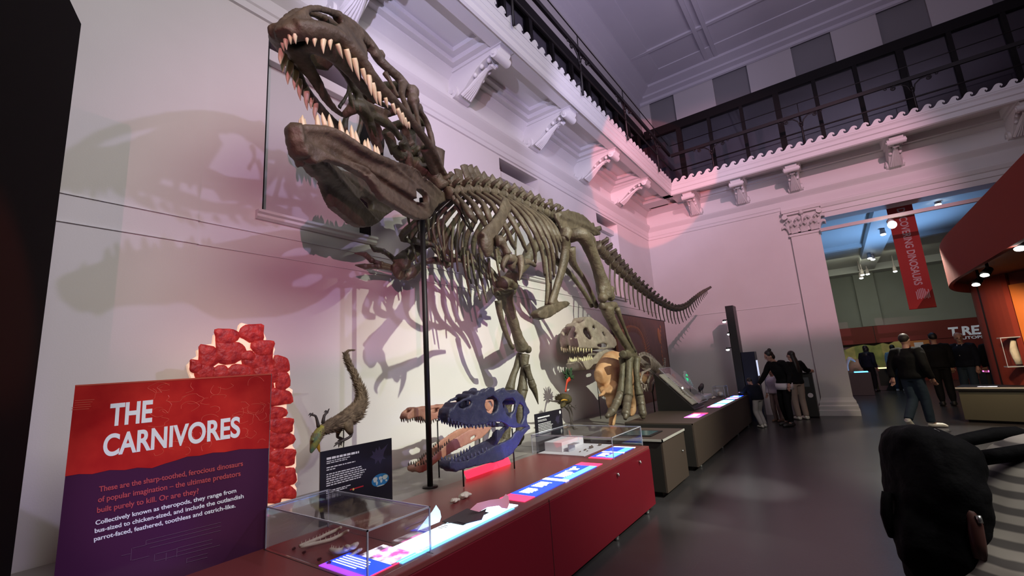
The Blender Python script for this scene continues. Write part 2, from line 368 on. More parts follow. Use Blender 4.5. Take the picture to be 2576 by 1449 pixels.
# upper gallery: glazed screens with dark mullions, frieze and ceiling over them
XS, YS = -3.95, 13.4
def screen(name, label, o, du, nrm, n, sp, ph, zb, zt, h=.07):
    o, du, nrm = V(o), V(du), V(nrm); r = root(name, label, 'glazed screen', tuple(o))
    L = n*sp; o = V((o.x, o.y, 0))
    MB().obox(o+du*(L/2)+V((0, 0, zt+.13)), du*(L/2), nrm*.05, (0, 0, .13)).build('top_beam', 'darkwood', r, False)
    MB().obox(o+du*(L/2)+V((0, 0, zb+.04)), du*(L/2), nrm*.04, (0, 0, .04)).build('sill_rail', 'darkwood', r, False)
    for i in range(n):
        c = o+du*(ph+sp*i)
        MB().obox(c+V((0, 0, (zb+zt)/2)), du*(h if i % 3 == 0 else h*.62), nrm*.045, (0, 0, (zt-zb)/2)).build('mullion', 'darkwood', r, False)
    MB().obox(o+du*(L/2)+nrm*(-.03)+V((0, 0, (zb+zt)/2)), du*(L/2), nrm*.004, (0, 0, (zt-zb)/2)).build('glass_pane', 'glassdark', r, False)
screen('glazed_screen', 'dark timber framed glass screen above the end wall balcony', (-3.88, YS, 6.42), (1, 0, 0), (0, -1, 0), 13, .865, 1.03, 6.42, 8.50)
screen('glazed_screen', 'dark timber framed glass screen above the long left wall balcony', (XS, 1.0, 6.42), (0, 1, 0), (1, 0, 0), 14, .88, .5, 6.42, 8.50, .06)
mb = MB().box(-9, 16, 6.0, 8, 16.2, 10).box(-7.5, -3, 6.0, -7.3, 16, 10).box(-7.5, 1, 6.4, -4.25, 16, 6.42).box(-4.25, 13.98, 6.4, 8, 16, 6.42)
struct('wall_gallery', mb, 'gallery')
mb = MB(); mb2 = MB()
yf = YS+.02; zf0, zf1 = 8.76, 9.72
# pale frieze panels alternate with grey recesses
edges = [-3.95, -3.62, -2.86, -1.72, -.80, .28, 1.17, 2.10, 3.0, 4.0, 4.9, 5.9, 7.5]
for i, (a, b) in enumerate(zip(edges[:-1], edges[1:])):
    (mb if i % 2 == 0 else mb2).box(a, yf+(0 if i % 2 == 0 else .10), zf0, b, yf+.3, zf1)
mb.box(XS-.3, -3, zf0, XS+.0, YS, zf1)
struct('wall_frieze', mb, 'friezeA'); struct('trim_31', mb2, 'friezeB')
mb = MB().box(-9, -3, 10.05, 8, 18, 10.2)
cp_ = [(0, 9.66), (.06, 9.68), (.06, 9.76), (.22, 9.80), (.22, 9.86), (.5, 9.93), (.5, 10.0), (1.0, 10.02), (1.0, 10.06), (0, 10.06)]
mb.prism([(XS+d, -3, z) for d, z in cp_], (0, YS+3, 0)); mb.prism([(XS, YS+.0-d, z) for d, z in cp_], (11.5, 0, 0))
for x in (-1.75, -1.5): mb.box(x, -3, 9.99, x+.10, YS, 10.06)
for y in (11.4,): mb.box(XS, y, 10.0, 7.5, y+.10, 10.06)
struct('ceiling', mb, 'ceil')
# wrought-iron balcony railings
def railing(label, o, du, n, sp, post0):
    o, du = V(o), V(du); r = root('balcony_railing', label, 'railing', tuple(o)); L = n*sp; U = V((0, 0, 1))
    def bar(z, rr, nm): MB().tube([o+U*z, o+du*L+U*z], rr, 8).build(nm, 'iron', r)
    bar(.37, .019, 'lower_rail')
    MB().obox(o+du*(L/2)+U*.82, du*(L/2), V((-du.y, du.x, 0))*.025, U*.042).build('main_rail', 'iron', r, False)
    bar(1.12, .011, 'upper_rail')
    for i in range(n+1):
        b = o+du*(post0+sp*i)
        if (b-o).length > L+.01: continue
        p = MB().tube([b-U*.10, b+U*.42, b+U*.80], .022, 8); p.tube([b+U*.8, b+U*1.12], .009, 6); p.ball(b+U*.60, .035, 8, 6)
        p.tube([b+U*.55-du*.0, b+U*.5], .03, 8)
        po = p.build('post', 'iron', r)
        for s_ in (-1, 1):
            sc_ = MB(); pts = [b+U*.5+du*s_*.02, b+U*.66+du*s_*.06, b+U*.75+du*s_*.16, b+U*.765+du*s_*.28]
            c = b+U*.715+du*s_*.29
            for t in range(12):
                a = math.pi/2-s_*0-t*.75; rr = .05*(1-t/14); pts.append(c+du*s_*math.cos(a)*rr+U*math.sin(a)*rr)
            sc_.tube(pts, .014, 6)
            c2 = b+U*.755+du*s_*.42; pts = [b+U*.765+du*s_*.30]
            for t in range(9):
                a = math.pi/2-t*.7+.4; rr = .035*(1-t/12); pts.append(c2+du*s_*math.cos(a)*rr+U*math.sin(a)*rr)
            sc_.tube(pts, .011, 6); sc_.build('scroll', 'iron', r)
railing('dark iron scroll railing along the end wall balcony', (-2.93, 12.38, 6.42), (1, 0, 0), 5, 2.05, 1.05)
railing('dark iron scroll railing along the long left wall balcony', (-2.95, 1.6, 6.42), (0, 1, 0), 5, 2.14, .9)

# the next gallery beyond the opening
mb = MB().box(-4, 26.6, 0, 10, 26.8, 5.4)
for x in (-.6, 1.15, 5.2): mb.box(x, 26.35, 2.5, x+.75, 26.6, 5.2)
mb.box(1.9, 26.5, 2.5, 10, 26.6, 2.6)
M['wallfar'] = mat('far_gallery_wall', (.30, .30, .27), .8, col2=(.36, .36, .33), scale=.7)
struct('wall_far', mb, 'wallfar')
mb = MB().box(-4, YW+.45, 5.25, 10, 26.8, 5.4)
mb.box(1.35, YW+.5, 5.0, 1.95, 26.6, 5.25).box(-4, 25.6, 4.95, 10, 26.6, 5.25).box(-4, 20.0, 5.12, 10, 20.3, 5.25)
struct('ceiling_far', mb, 'trim')
M['redpaint'] = mat('dark_red_paint', (.20, .018, .012), .6)
struct('wall_side', MB().box(-1.2, YW+.45, 0, -1.0, 26.8, 5.4), 'wallfar')
# the black partition at the left edge of the view
mb = MB()
A, B_ = PZ(130, 655, 1.98), V((-3.10, .43, 0))
mb.prism([(-3.08, .42, 0), (-3.20, .20, 0), (-3.9, -2.5, 0), (-1.2, -2.5, 0), (-2.2, .02, 0)], (0, 0, 3.58))
struct('wall_partition', mb, 'blackcloth')

# ================================================================== THE GREAT THEROPOD SKELETON
M['bone'] = mat('brown_cast_bone', (.050, .041, .024), .55, col2=(.135, .112, .070), scale=7, amt=.5, bump=.5, bscale=26)
M['bonedark'] = mat('dark_cast_bone', (.062, .048, .034), .45, col2=(.145, .115, .080), scale=9, amt=.5, bump=.4, bscale=26)
M['tooth'] = mat('cream_teeth', (.74, .66, .38), .35, col2=(.82, .77, .52), scale=14)
XM = -3.2
def c1(x, y): return (640+x/2.414, y/2.414)
def c2(x, y, X): return PX(1000+x/3.293, 380+y/3.293, X)
def c3(x, y, X): return PX(1200+x/2.898, 560+y/2.898, X)
def c7(x, y, X): return PX(1200+x/4.83, 580+y/4.83, X)
SO = V((-3.19, 2.65, 0)); SL = V((.906, .423, 0)).normalized(); SF = V((SL.y, -SL.x, 0))
def SK(x, y, w_): return plane_hit(*c1(x, y), SO+SL*w_, SL)
def SW(a, l_, z): return SO+SF*a+SL*l_+V((0, 0, z))
def mirs(P): P = V(P); return P-SL*(2*(P-SO).dot(SL))
def mirx(P): return V((2*XM-P[0], P[1], P[2]))
def lerpt(tab, a):
    for (a0, w0), (a1, w1) in zip(tab[:-1], tab[1:]):
        if a0 <= a <= a1: return w0+(w1-w0)*(a-a0)/(a1-a0)
    return tab[0][1] if a < tab[0][0] else tab[-1][1]
dino = root('theropod_skeleton', 'huge brown mounted theropod dinosaur skeleton striding along the wall with jaws wide open', 'dinosaur skeleton', (-3.2, 5.9, .56))
# ---- skull
def both(mb, pts, rad, **k):
    P = [SK(*p) for p in pts]; mb.tube(P, rad, k=3, **k); mb.tube([mirs(p) for p in P], rad, k=3, **k)
def plate_both(mb, pts, th):
    P = [SK(*p) for p in pts]; mb.prism(P, -SL*th); mb.prism([mirs(p) for p in P], SL*th)
sk = MB()
both(sk, [(250, 165, .07), (330, 165, .12), (400, 175, .165), (490, 205, .2), (560, 265, .235), (640, 355, .265), (720, 470, .29), (800, 565, .305), (860, 625, .32), (940, 715, .33), (1010, 810, .335), (1075, 900, .33), (1120, 990, .31), (1165, 1080, .29), (1190, 1140, .27)], [.055, .05, .048, .05, .05, .047, .045, .04, .037, .036, .038, .04, .034, .034, .03], n=10)
plate_both(sk, [(190, 212, .0), (215, 165, .02), (260, 110, .05), (325, 62, .055), (345, 95, .08), (385, 140, .12), (430, 160, .145), (495, 155, .17), (545, 215, .22), (520, 245, .21), (470, 232, .19), (400, 212, .15), (320, 200, .09), (250, 195, .05)], .06)
plate_both(sk, [(490, 160, .17), (545, 135, .10), (590, 150, .10), (650, 215, .11), (690, 300, .13), (700, 380, .20), (650, 335, .25), (590, 265, .24), (540, 215, .22)], .04)
both(sk, [(195, 205, .02), (225, 150, .03), (290, 85, .045), (345, 52, .05), (430, 62, .055), (520, 100, .06), (590, 148, .065), (650, 205, .07), (700, 265, .08), (740, 330, .09), (770, 375, .12), (830, 430, .17), (880, 475, .2), (920, 530, .215)], [.045, .04, .03, .024, .026, .032, .04, .045, .045, .05, .045, .042, .045, .05], n=9)
for i in range(13):
    t = .12+.88*i/12; both(sk, [(470+290*t, 75+265*t+(8 if i % 2 else -4), .06+.03*t), (480+290*t, 70+262*t, .06+.03*t)], [.036+.012*(i % 3 == 0)]*2, n=7)
for x, y, w_, r in ((733, 328, .10, .045), (960, 560, .25, .07), (965, 610, .26, .065), (985, 655, .26, .045), (905, 510, .21, .05)):
    P = SK(x, y, w_); sk.ball(P, r); sk.ball(mirs(P), r)
both(sk, [(905, 505, .22), (895, 570, .25), (925, 655, .3), (945, 725, .325)], [.045, .03, .028, .04])
both(sk, [(790, 440, .16), (840, 520, .22), (870, 590, .28)], [.03, .018, .02])
both(sk, [(965, 620, .26), (985, 690, .29), (1000, 770, .32), (1005, 810, .33)], [.04, .025, .025, .03])
both(sk, [(985, 650, .25), (1035, 720, .26), (1062, 790, .27), (1082, 870, .29), (1085, 930, .30)], [.035, .03, .034, .03, .03])
both(sk, [(1030, 900, .27), (1070, 990, .24), (1105, 1070, .22), (1150, 1130, .24)], [.045, .05, .05, .045])
for a, b in (((940, 555, .22), .06), ((915, 525, .19), .055), ((985, 660, .22), .05), ((1040, 740, .22), .05)):
    P = SK(*a); sk.tube([P, (P+mirs(P))/2+V((0, 0, .03)), mirs(P)], b)
sk.tube([SK(950, 640, 0), SK(960, 760, 0), SK(955, 900, 0), SK(960, 1010, 0)], [.13, .14, .12, .07], k=2)
P = [SK(480, 215, .19), SK(360, 190, .13), SK(262, 190, .06), SK(215, 205, 0)]; sk.tube(P+[mirs(p) for p in P[-2::-1]], .06, k=3)
both(sk, [(330, 255, .06), (420, 300, .10), (500, 350, .13), (580, 430, .15), (660, 530, .17), (740, 615, .19), (830, 655, .22)], [.06, .075, .07, .055, .045, .035, .03], flat=((0, 0, 1), .45))
sk.tube([SK(300, 240, 0), SK(430, 310, 0), SK(530, 410, 0), SK(610, 540, 0), SK(650, 620, 0), SK(720, 655, .03), (SK(820, 690, .08))], [.08, .05, .036, .036, .04, .035, .03], k=3)
sk.tube([SK(540, 705, -.12), SK(590, 665, -.05), SK(640, 650, 0), SK(690, 720, 0), SK(722, 820, 0), SK(765, 930, 0)], [.03, .045, .06, .05, .045, .04], k=3)
sk.tube([SK(605, 655, -.02), SK(585, 600, -.02), SK(578, 560, -.03)], [.03, .025, .015])
sk.tube([SK(700, 690, 0), SK(790, 740, .05), SK(850, 790, .08), SK(890, 850, .1)], [.04, .05, .035, .03], k=3)
sk.tube([SK(800, 790, -.1), SK(830, 860, -.1), SK(850, 940, -.1)], [.06, .055, .04], k=2)
sk.tube([SK(900, 860, .05), SK(925, 930, .05), SK(950, 1030, .06)], [.05, .05, .04], k=2)
sk.remesh(.014, 3, .5).jit(.004, 22)
skull = sk.build('skull', 'bone', dino)
# ---- lower jaw
WJ = [(-.7, .27), (-.3, .31), (0, .33), (.4, .30), (.8, .235), (1.05, .175), (1.25, .10), (1.38, .045), (1.45, .03)]
def LJ(x, y, dw=0.):
    w_ = .25
    for _ in range(14):
        P = SK(x, y, w_); a = (P-SO).dot(SF); w_ = .5*w_+.5*(lerpt(WJ, a)+dw)
    return SK(x, y, w_)
out = [(288, 775), (320, 763), (355, 765), (400, 752), (450, 768), (490, 790), (560, 822), (640, 880), (700, 912), (740, 935), (800, 962), (850, 978), (900, 985), (940, 998), (980, 1018), (1020, 1050), (1060, 1088), (1130, 1150), (1192, 1190), (1168, 1222), (1125, 1240), (1100, 1275), (1085, 1305), (1060, 1330), (1010, 1333), (960, 1312), (880, 1262), (800, 1212), (760, 1160), (720, 1095), (680, 1058), (620, 1030), (560, 1003), (500, 982), (440, 972), (415, 985), (385, 1000), (352, 962), (322, 905), (298, 845)]
hole = [(990, 1150), (1030, 1150), (1060, 1185), (1062, 1225), (1020, 1230), (992, 1200)]
lj = MB()
P = [LJ(*p) for p in out]; H = [LJ(*p) for p in hole]
lj.prism(P, -SL*.07, [H]); lj.prism([mirs(p) for p in P], SL*.07, [[mirs(p) for p in H]])
def lboth(pts, rad):
    Q = [LJ(x, y, d) for x, y, d in pts]; lj.tube(Q, rad, k=3); lj.tube([mirs(p) for p in Q], rad, k=3)
lboth([(300, 785, -.02), (360, 790, -.03), (450, 795, -.03), (560, 845, -.03), (700, 935, -.03), (850, 1000, -.03)], [.036, .038, .036, .034, .034, .034])
lboth([(320, 880, -.02), (372, 955, -.03), (430, 958, -.03), (560, 985, -.03), (680, 1030, -.03), (770, 1130, -.03), (860, 1220, -.03), (1000, 1300, -.03), (1055, 1300, -.03)], [.035, .028, .020, .018, .018, .020, .022, .026, .026])
Q = [LJ(295, 800), LJ(308, 860), LJ(335, 920)]
for q, r in zip(Q, (.055, .055, .045)): lj.tube([q, (q+mirs(q))/2+SF*.03, mirs(q)], r)
lj.remesh(.014, 3, .5).jit(.004, 20)
jaw = lj.build('lower_jaw', 'bone', dino)
def tooth(b, t, par, r=None):
    b, t = V(b), V(t); d = t-b; L = d.length; r = r or min(.034, .015+L*.085); mid = b+d*.55+SF*.07*L
    MB().tube([b-d*.22, b+d*.05, mid, b+d*.85+SF*.03*L, t], [r*.9, r, r*.72, r*.32, .002], 8, k=2, flat=(SL, .8)).build('tooth', 'tooth', par)
for x0, y0, x1, y1, w_ in [(172, 232, 180, 312, -.055), (192, 222, 196, 304, -.015), (217, 205, 222, 270, .03), (245, 196, 252, 268, .06), (320, 203, 322, 270, .105), (367, 216, 367, 285, .135), (420, 228, 420, 327, .165), (460, 233, 463, 305, .19), (510, 283, 537, 357, .215), (565, 323, 598, 437, .24), (612, 378, 640, 492, .26), (660, 433, 682, 514, .278), (697, 480, 712, 582, .287), (722, 527, 748, 637, .293), (757, 573, 770, 647, .30), (798, 605, 811, 657, .307), (842, 642, 860, 699, .318), (875, 678, 905, 762, .322), (898, 700, 917, 767, .325), (915, 728, 930, 782, .328), (935, 750, 945, 787, .33),
        (165, 318, 158, 392, -.10), (182, 352, 172, 442, -.15), (217, 402, 203, 514, -.19), (252, 452, 245, 547, -.22), (274, 505, 280, 612, -.24), (317, 555, 322, 672, -.26), (347, 600, 345, 662, -.275), (372, 640, 368, 732, -.285)]:
    tooth(SK(x0, y0, w_), SK(x1, y1, w_-.004), skull)
for x0, y0, x1, y1 in [(298, 768, 293, 698), (385, 755, 385, 693), (427, 752, 412, 683), (466, 772, 455, 693), (531, 808, 520, 723), (566, 825, 563, 788), (598, 840, 590, 758), (626, 862, 615, 793), (672, 893, 672, 848), (697, 907, 688, 838), (735, 925, 730, 878), (752, 935, 747, 888)]:
    P, Q = LJ(x0, y0, -.03), LJ(x1, y1, -.03); tooth(P, Q, jaw)
    if x0 > 380: tooth(mirs(P), mirs(Q), jaw)
# ---- neck, back and tail vertebrae
def interp(pl, t):
    L = [0]
    for a, b in zip(pl[:-1], pl[1:]): L.append(L[-1]+(V(b)-V(a)).length)
    s_ = t*L[-1]
    for i in range(len(pl)-1):
        if s_ <= L[i+1]+1e-9:
            q = (s_-L[i])/(L[i+1]-L[i]); return V(pl[i]).lerp(V(pl[i+1]), q)
    return V(pl[-1])
def vertebra(c, d, top, r, ln, trans=0., name='vertebra', mt='bone', tw=None, spw=None):
    # c centre, d axis direction, top of the spine, r radius, ln length
    d = d.normalized(); X = V((1, 0, 0)); X = (X-d*X.dot(d)).normalized(); U = d.cross(X); U = U if U.z > 0 else -U
    mb = MB(); mb.tube([c-d*ln*.5, c-d*ln*.38, c, c+d*ln*.38, c+d*ln*.5], [r*.95, r, r*.72, r, r*.95], 10)
    if top is not None:
        s_ = top-c; w_ = (spw or ln*.47)
        mb.tube([c+U*r*.5, c+s_*.4, c+s_*.75, c+s_*.97, top], [w_*.95, w_*.78, w_*.85, w_*.95, w_*.55], 10, flat=(X, .30), up=d)
    if trans:
        for q in (-1, 1): mb.tube([c+U*r*.5, c+U*r*1.2+X*q*trans*.5, c+U*r*1.5+X*q*trans-d*ln*.0], [r*.5, r*.34, r*.3], 7)
    for q in (-1, 1): mb.tube([c+U*r*.9+X*q*r*.4-d*ln*.3, c+U*r*1.25+X*q*r*.5+d*ln*.4], [r*.3, r*.26], 6)
    mb.jit(.004, 25, c.y*3); return mb.build(name, mt, dino)
cen = [c2(x, y, XM) for x, y in [(455, 340), (560, 328), (650, 328), (760, 340), (870, 368), (1000, 425), (1130, 478), (1250, 522), (1350, 568)]]
cen = [V(p) for p in cr([tuple(p) for p in cen], 4)]
tops = [c2(x, y, XM) for x, y in [(462, 190), (500, 150), (548, 112), (590, 120), (632, 140), (700, 192), (770, 216), (832, 242), (892, 270), (955, 287), (1015, 315), (1090, 345), (1160, 370), (1262, 396), (1335, 440)]]
ND = 15
for i in range(ND):
    t = i/(ND-1); c = interp(cen, t); d = interp(cen, min(1, t+.03))-interp(cen, max(0, t-.03))
    vertebra(c, d, tops[i], .075, .168, .16)
S0, N0 = cen[0], SW(-.22, 0, 3.80)
nk = [N0, V((-3.34, 3.02, 3.80)), V((-3.27, 3.28, 3.70)), S0+V((0, -.14, .0))]
nk = [V(p) for p in cr([tuple(p) for p in nk], 4)]
for i in range(5):
    t = (i+.3)/5; c = interp(nk, t); d = interp(nk, min(1, t+.05))-interp(nk, max(0, t-.05)); vertebra(c, d, c+V((0, .03, .22+.05*i)), .085, .16, .13)
tl = [(6.9, 0)]
tc = [(870, 165, -3.2), (930, 232, -3.2), (985, 295, -3.18), (1060, 370, -3.14), (1140, 440, -3.08), (1220, 502, -3.0), (1300, 560, -2.92), (1380, 605, -2.82), (1450, 630, -2.73), (1520, 612, -2.62), (1580, 562, -2.52), (1640, 512, -2.42), (1705, 472, -2.33)]
tail = [V(p) for p in cr([tuple(c3(*p)) for p in tc], 5)]
NT = 38
LT = sum((b-a).length for a, b in zip(tail[:-1], tail[1:]))
ts = [0]
for i in range(NT): ts.append(ts[-1]+(1-.55*i/NT))
ts = [t/ts[-1] for t in ts]
for i in range(NT):
    t = (ts[i]+ts[i+1])/2; ln = (ts[i+1]-ts[i])*LT; k = i/NT
    c = interp(tail, t); d = (interp(tail, min(1, t+.01))-interp(tail, max(0, t-.01))).normalized()
    X = V((1, 0, 0)); X = (X-d*X.dot(d)).normalized(); U = d.cross(X); U = U if U.z > 0 else -U
    h = max(.07, .50*(1-k*2.4)) if k < .36 else .075*(1-k*.6)
    vertebra(c, d, c+U*h*.8+d*h*.75, max(.018, .10*(1-k*.80)), ln*.96, max(0, .19*(1-k*1.6)), mt='bonedark', spw=ln*.36)
    if 2 <= i < 34:
        hl = .50*(1-k)**1.15+.03; b = c-U*max(.016, .09*(1-k*.82))+d*ln*.5; rr = .021*(1-k*.6)
        MB().tube([b+X*rr, b-U*hl*.5+d*hl*.12, b-U*hl+d*hl*.32], [rr*1.2, rr, rr*.7], 7, k=2, flat=(X, .7)).jit(.002, 20, k).build('chevron', 'bonedark', dino)
# ---- ribs: traced on the near side, mirrored to the far side
RX = [-3.12, -2.86, -2.70, -2.66, -2.72, -2.80]
RIBS = [[(475, 355), (545, 440), (600, 520), (650, 590)], [(530, 345), (610, 420), (670, 510), (715, 590), (745, 650)], [(590, 340), (690, 420), (745, 510), (770, 600), (790, 690)],
        [(650, 342), (770, 430), (840, 530), (900, 640), (950, 760), (972, 805)], [(710, 345), (850, 440), (940, 560), (1000, 670), (1045, 770), (1065, 828)], [(775, 350), (920, 450), (1020, 570), (1090, 690), (1135, 820), (1140, 925)],
        [(835, 362), (990, 470), (1090, 590), (1160, 720), (1205, 870), (1222, 1030)], [(900, 385), (1050, 490), (1150, 610), (1215, 740), (1255, 890), (1268, 1090)], [(965, 410), (1110, 510), (1205, 630), (1265, 760), (1290, 900), (1295, 1040)],
        [(1035, 440), (1170, 540), (1255, 650), (1305, 770), (1325, 880)], [(1100, 468), (1220, 565), (1295, 670), (1335, 770), (1345, 830)], [(1165, 495), (1270, 590), (1325, 680), (1355, 750)]]
for i, R in enumerate(RIBS):
    n = len(R); xs = [RX[min(5, round(j*5/(n-1) if n > 4 else j*1.25))] for j in range(n)]
    P = [V(c2(x, y, X)) for (x, y), X in zip(R, xs)]
    rr = [.026]+[.038+.010*(j == 1) for j in range(n-2)]+[.024]
    # hidden side: longer ribs that hang under the chest
    for s_ in (0, 1):
        Q = P if not s_ else [mirx(p) for p in P]
        if s_ and i < 9:
            dd = (Q[-1]-Q[-2]).normalized(); Q = Q+[Q[-1]+V((.03, dd.y*.1-.02, -.22))]; r2 = rr[:-1]+[.021, .014]
        else: r2 = rr
        MB().tube(Q, r2, 9, k=4, flat=(V((1, .0, 0)), .55)).jit(.006, 14, i).build('rib', 'bone', dino)
# thin belly ribs hanging below the chest (far side of the cage, seen under the neck and chest)
for x0, y0, x1, y1, x2, y2, X in [(310, 480, 292, 640, 325, 770, -3.45), (350, 490, 335, 620, 390, 880, -3.5), (400, 500, 375, 640, 400, 900, -3.55), (470, 560, 450, 760, 452, 970, -3.6), (512, 560, 488, 800, 500, 1000, -3.6), (560, 590, 535, 820, 548, 960, -3.62), (545, 800, 560, 980, 605, 1210, -3.5), (578, 830, 590, 1000, 612, 1100, -3.5), (610, 850, 635, 1020, 685, 1240, -3.45), (672, 850, 690, 1030, 740, 1258, -3.4), (755, 890, 765, 1030, 792, 1180, -3.4), (815, 815, 828, 930, 848, 1045, -3.45), (985, 660, 978, 780, 980, 870, -3.55)]:
    MB().tube([c2(x0, y0, X), c2(x1, y1, X+.02), c2(x2, y2, X+.05)], [.020, .018, .011], 8, k=4).build('gastral_rib', 'bone', dino)
for x0, y0, x1, y1, x2, y2, X in [(35, 470, 36, 490, 40, 508, -3.3), (80, 490, 88, 540, 97, 612, -3.3), (165, 530, 170, 610, 183, 682, -3.3), (248, 560, 255, 650, 267, 736, -3.35), (455, 370, 520, 520, 610, 665, -2.95), (480, 400, 560, 530, 625, 670, -2.9)]:
    MB().tube([c2(x0, y0, X), c2(x1, y1, X), c2(x2, y2, X)], [.022, .018, .009], 7, k=3).build('cervical_rib', 'bone', dino)
# ---- shoulder and arms
for s_ in (0, 1):
    f_ = (lambda p: V(p)) if not s_ else mirx
    T = lambda L: [f_(c2(*p)) for p in L]
    mb = MB(); mb.tube(T([(905, 435, -2.72), (880, 490, -2.68), (855, 560, -2.64), (815, 620, -2.60), (765, 690, -2.57), (735, 750, -2.56)]), [.10, .085, .08, .085, .10, .12], 10, k=3, flat=((1, .1, 0), .38))
    mb.tube(T([(765, 700, -2.57), (715, 740, -2.62), (700, 800, -2.66)]), [.10, .10, .05], 10, k=2, flat=((1, 0, 0), .5)); mb.tube(T([(740, 740, -2.56), (745, 820, -2.56), (748, 885, -2.58)]), [.10, .085, .03], 10, k=2, flat=((1, 0, 0), .5))
    mb.remesh(.016, 3).jit(.005, 16); mb.build('scapula', 'bone', dino)
    if not s_:
        mb = MB(); mb.tube(T([(815, 745, -2.5), (850, 755, -2.48), (885, 800, -2.46), (912, 855, -2.45)]), [.06, .062, .038, .045], 9, k=3).jit(.006, 18).build('humerus', 'bone', dino)
        MB().tube(T([(905, 880, -2.45), (960, 905, -2.5), (1030, 915, -2.56)]), [.05, .055, .045], 9, k=2).jit(.008, 18).build('forearm', 'bone', dino)
        MB().tube(T([(1020, 930, -2.56), (1080, 915, -2.62), (1140, 950, -2.66)]), [.04, .032, .02], 8, k=2).jit(.005, 18).build('forearm', 'bone', dino)
        MB().tube(T([(915, 870, -2.44), (885, 910, -2.43), (872, 960, -2.43), (885, 1005, -2.43)]), [.028, .03, .022, .004], 8, k=3).build('claw', 'bone', dino)
        MB().tube(T([(960, 890, -2.5), (935, 935, -2.5), (960, 990, -2.5)]), [.05, .055, .03], 8, k=2).jit(.01, 18).build('wrist', 'bone', dino)
        MB().tube(T([(1005, 870, -2.46), (1018, 920, -2.45), (1022, 990, -2.44), (1008, 1075, -2.43)]), [.045, .04, .028, .004], 8, k=3).build('claw', 'bone', dino)
    else:
        g = lambda L: [V(c2(*p)) for p in L]
        MB().tube(g([(312, 765, -3.78), (345, 840, -3.8), (400, 910, -3.82), (428, 945, -3.82)]), [.05, .04, .045, .06], 9, k=3).jit(.006, 18).build('humerus', 'bonedark', dino)
        MB().tube(g([(425, 930, -3.82), (320, 905, -3.84), (230, 920, -3.86), (150, 985, -3.88), (95, 1010, -3.9)]), [.05, .05, .035, .035, .045], 9, k=3).jit(.005, 18).build('forearm', 'bonedark', dino)
        h = lambda L: [V(PX(600+x/2.196, 40+y/2.196, X)) for x, y, X in L]
        MB().tube(h([(1000, 1385, -3.88), (950, 1425, -3.9), (920, 1440, -3.9)]), [.05, .07, .05], 9, k=2).jit(.006, 18).build('wrist', 'bonedark', dino)
        for F_ in ([(930, 1430), (860, 1345), (800, 1300), (755, 1290), (725, 1262)], [(925, 1425), (850, 1390), (790, 1370), (735, 1350), (700, 1320), (642, 1312)], [(920, 1440), (850, 1400), (770, 1385), (700, 1385), (648, 1378)], ):
            P = h([(x, y, -3.9) for x, y in F_]); n = len(P)
            fb = MB(); fb.tube(P, [.038]+[.030-.002*j for j in range(n-3)]+[.03, .006], 8, k=3)
            for q in P[1:-1]: fb.ball(q, .033, 8, 6)
            fb.build('finger', 'bonedark', dino)
# ---- pelvis
for s_ in (0, 1):
    f_ = (lambda p: V(p)) if not s_ else mirx
    T = lambda L: [f_(c2(*p)) for p in L]
    mb = MB(); XI = -2.98
    il = [(1312, 512), (1345, 500), (1420, 488), (1470, 498), (1510, 512), (1545, 528), (1580, 560), (1640, 622), (1688, 672), (1685, 695), (1640, 700), (1590, 672), (1540, 655), (1480, 650), (1440, 655), (1400, 660), (1365, 640), (1345, 600), (1325, 560)]
    P = T([(x, y, XI) for x, y in il]); mb.prism(P, V((-.06 if not s_ else .06, 0, 0)))
    mb.tube(T([(1380, 640, XI), (1400, 680, XI+.02), (1380, 730, XI)]), [.09, .10, .08], 10); mb.tube(T([(1480, 650, XI), (1500, 690, XI)]), [.09, .07], 10)
    mb.tube(T([(1340, 530, XI), (1430, 580, XI-.03), (1560, 620, XI-.02), (1660, 680, XI)]), [.04, .05, .05, .03], 8, k=2)
    mb.remesh(.016, 3).jit(.006, 15); mb.build('ilium', 'bone', dino)
    MB().tube(T([(1385, 690, XI), (1395, 800, XI-.04), (1375, 930, XI-.08), (1340, 1060, XI-.13), (1300, 1190, XI-.17), (1275, 1280, XI-.2)]), [.12, .10, .085, .07, .07, .085], 10, k=3, flat=((1, 0, 0), .6)).jit(.006, 14).build('pubis', 'bone', dino)
    MB().tube(T([(1430, 800, XI), (1455, 930, XI-.04), (1530, 1040, XI-.09), (1600, 1170, XI-.13), (1650, 1290, XI-.16)] if not s_ else [(1450, 790, XI), (1500, 890, XI-.04), (1560, 1010, XI-.09), (1620, 1150, XI-.13), (1660, 1280, XI-.17)]), [.09, .055, .04, .036, .045], 9, k=3).jit(.005, 16).build('ischium', 'bone', dino)
mb = MB(); bt = [(1165, 1345), (1180, 1320), (1230, 1290), (1290, 1262), (1350, 1245), (1410, 1240), (1435, 1258), (1420, 1285), (1370, 1312), (1320, 1345), (1270, 1380), (1220, 1392), (1185, 1382)]
mb.prism([c2(x, y, XM+.07) for x, y in bt], (-.14, 0, 0)); mb.tube([c2(1260, 1330, XM), c2(1290, 1230, XM)], [.08, .08], 10); mb.remesh(.016, 5, .6).jit(.006, 15); mb.build('pubic_boot', 'bone', dino)
mb = MB()
for i in range(5):
    c = c2(1350+i*62, 560+i*25, XM); mb.tube([c-V((0, .09, .0)), c+V((0, .09, -.0))], .085, 10); mb.tube([c+V((-.2, 0, 0)), c+V((.2, 0, 0))], .045, 8)
mb.build('sacrum', 'bone', dino)
